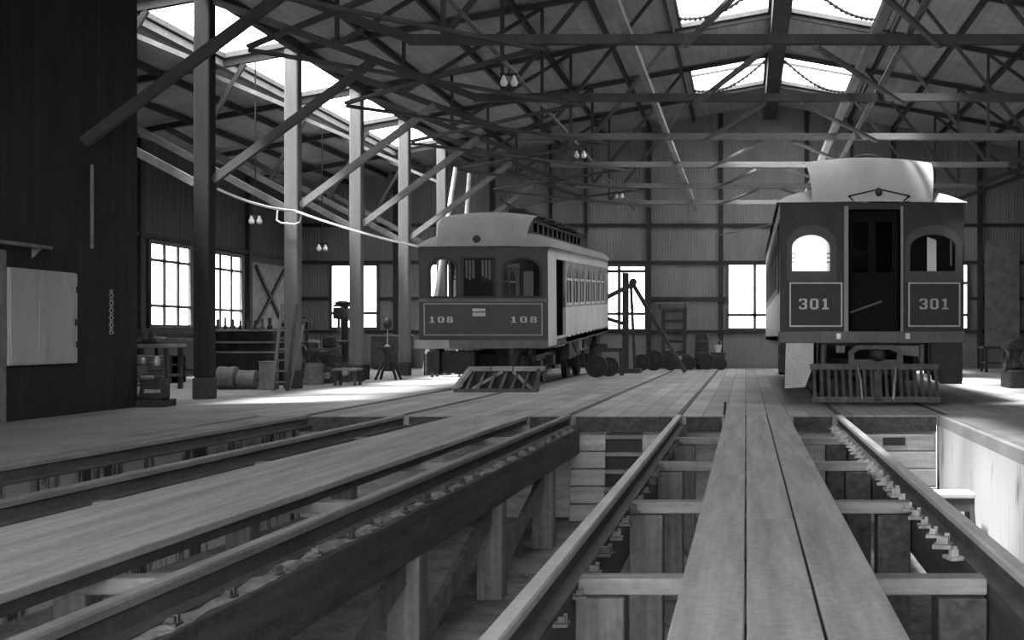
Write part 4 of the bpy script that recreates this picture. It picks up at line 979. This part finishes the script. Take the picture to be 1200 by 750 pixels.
# iron wheels, barrel, chest and posts in front of the wall
t = thing('upright_barrel', 'tall dark barrel standing against the back wall right of the ladder', 'barrel', (-1.33, 36.2, 0))
MB().lathe((0, 0, 0), [(.17, 0), (.2, .15), (.22, .45), (.2, .9), (.17, 1.1), (.15, 1.1), (.15, 1.07)], n=22).build('staves', M['iron'], t, smooth=True)
for z in (.2, .5, .85): MB().ring((0, 0, z), .225, .19, .025, 'Z').build('hoop', M['iron2'], t)
for i, (px, Y, r) in enumerate(((766, 34.6, .3), (752, 34.4, .24), (829, 35.7, .23), (808, 35.3, .2), (845, 35.2, .18), (786, 34.9, .26), (699, 29.0, .27), (714, 29.6, .24))):
    x = (px-VX)/F*Y
    t = thing('spare_wheel', ['large dark iron wheel leaning near the foot of the hoist', 'small dark iron wheel between the hoist and the large wheel', 'dark iron wheel right of the tall barrel', 'dark iron wheel before the tall barrel', 'smallest iron wheel, nearest the right back window', 'dark iron wheel before the foot of the wall ladder', 'dark iron wheel standing beside the rear of car 108', 'dark iron wheel between car 108 and the saw horse'][i], 'wheel', (x, Y, r), 'spare iron wheels on the floor')
    MB().ring((0, 0, 0), r, r*.8, .05).build('rim', M['iron'], t, smooth=True); MB().lathe((0, 0, 0), [(.02, -.08), (r*.3, -.07), (r*.3, .07), (.02, .08)], 'Y', 16).build('hub', M['iron'], t, smooth=True)
    MB().lathe((0, 0, 0), [(.05, -.015), (r*.85, -.015), (r*.85, .015), (.05, .015)], 'Y', 24).build('web', M['iron'], t)
t = thing('iron_chest', 'dark iron bound chest on the floor left of the right back window', 'chest', (-1.98, 36.3, 0))
MB().bx(-.28, .28, -.22, .22, 0, .36).build('body', M['iron'], t, bevel=.01); MB().bx(-.29, .29, -.23, .23, .36, .46).build('lid', M['dwood'], t, bevel=.03); MB().bx(-.05, .05, -.24, -.22, .3, .4).build('hasp', M['steel'], t)
t = thing('paint_pail', 'pale pail standing on the dark box by the right back window', 'pail', (-.86, 36.9, .5))
MB().lathe((0, 0, 0), [(.09, 0), (.12, .24), (.11, .24), (.085, .02)], n=18).build('pail_body', M['cream'], t, smooth=True); MB().tube([(-.115, 0, .22), (-.09, 0, .34), (0, 0, .39), (.09, 0, .34), (.115, 0, .22)], .008, 6).build('handle', M['steel'], t)
t = thing('dark_box', 'dark box on the floor under the pale pail', 'box', (-.86, 36.9, 0))
MB().bx(-.22, .22, -.2, .2, 0, .46).build('body', M['dwood'], t, bevel=.01); MB().bx(-.24, .24, -.22, .22, .46, .5).build('lid', M['dwood'], t)
t = thing('saw_horse', 'dark saw horse standing between car 108 and the hoist', 'saw horse', (-3.45, 30.4, 0))
MB().bx(-.35, .35, -.05, .05, .6, .7).build('beam', M['dwood'], t)
for sx in (-1, 1):
    for sy in (-1, 1): MB().bar((sx*.3, sy*.22, 0), (sx*.25, sy*.03, .64), .06).build('leg', M['dwood'], t)
# right side: machine at the frame edge, low bench behind car 301
t = thing('planer_machine', 'black machine tool on the floor at the far right beyond car 301', 'machine', (5.35, 23.3, 0))
MB().bx(-.3, .9, -.4, .4, 0, .35).build('base', M['iron'], t, bevel=.03); MB().bx(-.22, .2, -.3, .3, .35, .95).build('upright', M['iron'], t, bevel=.05); MB().bx(-.3, 1.0, -.35, .35, .75, .88).build('table', M['iron'], t, bevel=.02)
MB().ring((-.3, -.1, .55), .2, .165, .025, 'X').build('hand_wheel', M['iron'], t); MB().lathe((.1, -.45, .55), [(.03, -.08), (.2, -.06), (.2, .06), (.03, .08)], 'Y', 20).build('belt_pulley', M['iron'], t, smooth=True); MB().cyl((-.3, -.1, .55), (-.1, -.1, .55), .025, 8).build('shaft', M['iron2'], t)
bench((7.9, 33.5, 0), 1.3, .4, .72, 'dark bench on the right before the pale sliding door', True, M['dwood'])

# ------------------------------------------------------------------ light
w = bpy.data.worlds.new('sky'); S.world = w; w.use_nodes = True
bg = w.node_tree.nodes['Background']; bg.inputs[0].default_value = (1, 1, 1, 1); bg.inputs[1].default_value = 2.5
sun = bpy.data.lights.new('sun', 'SUN'); sun.energy = 5.5; sun.angle = R(9)
so = bpy.data.objects.new('sun', sun); COL.objects.link(so); so.rotation_euler = Vector((.36, .25, -1)).to_track_quat('-Z', 'Y').to_euler()

# ------------------------------------------------------------------ camera
cam = bpy.data.cameras.new('camera'); co_ = bpy.data.objects.new('camera', cam); COL.objects.link(co_)
co_.location = (0, 0, H); co_.rotation_euler = (R(90), 0, 0)
cam.sensor_width = 36; cam.lens = F/1200*36; cam.shift_x = -(VX-600)/1200; cam.shift_y = (VY-375)/1200
cam.clip_start = .05; cam.clip_end = 500
S.camera = co_
S.view_settings.view_transform = 'Standard'; S.view_settings.look = 'None'; S.view_settings.gamma = 1; S.view_settings.use_curve_mapping = False
S.view_settings.exposure = 2.25
S.cycles.use_denoising = True
S.cycles.max_bounces = 8; S.cycles.diffuse_bounces = 5; S.cycles.transparent_max_bounces = 16
S.cycles.sample_clamp_indirect = 6; S.cycles.caustics_reflective = False; S.cycles.caustics_refractive = False
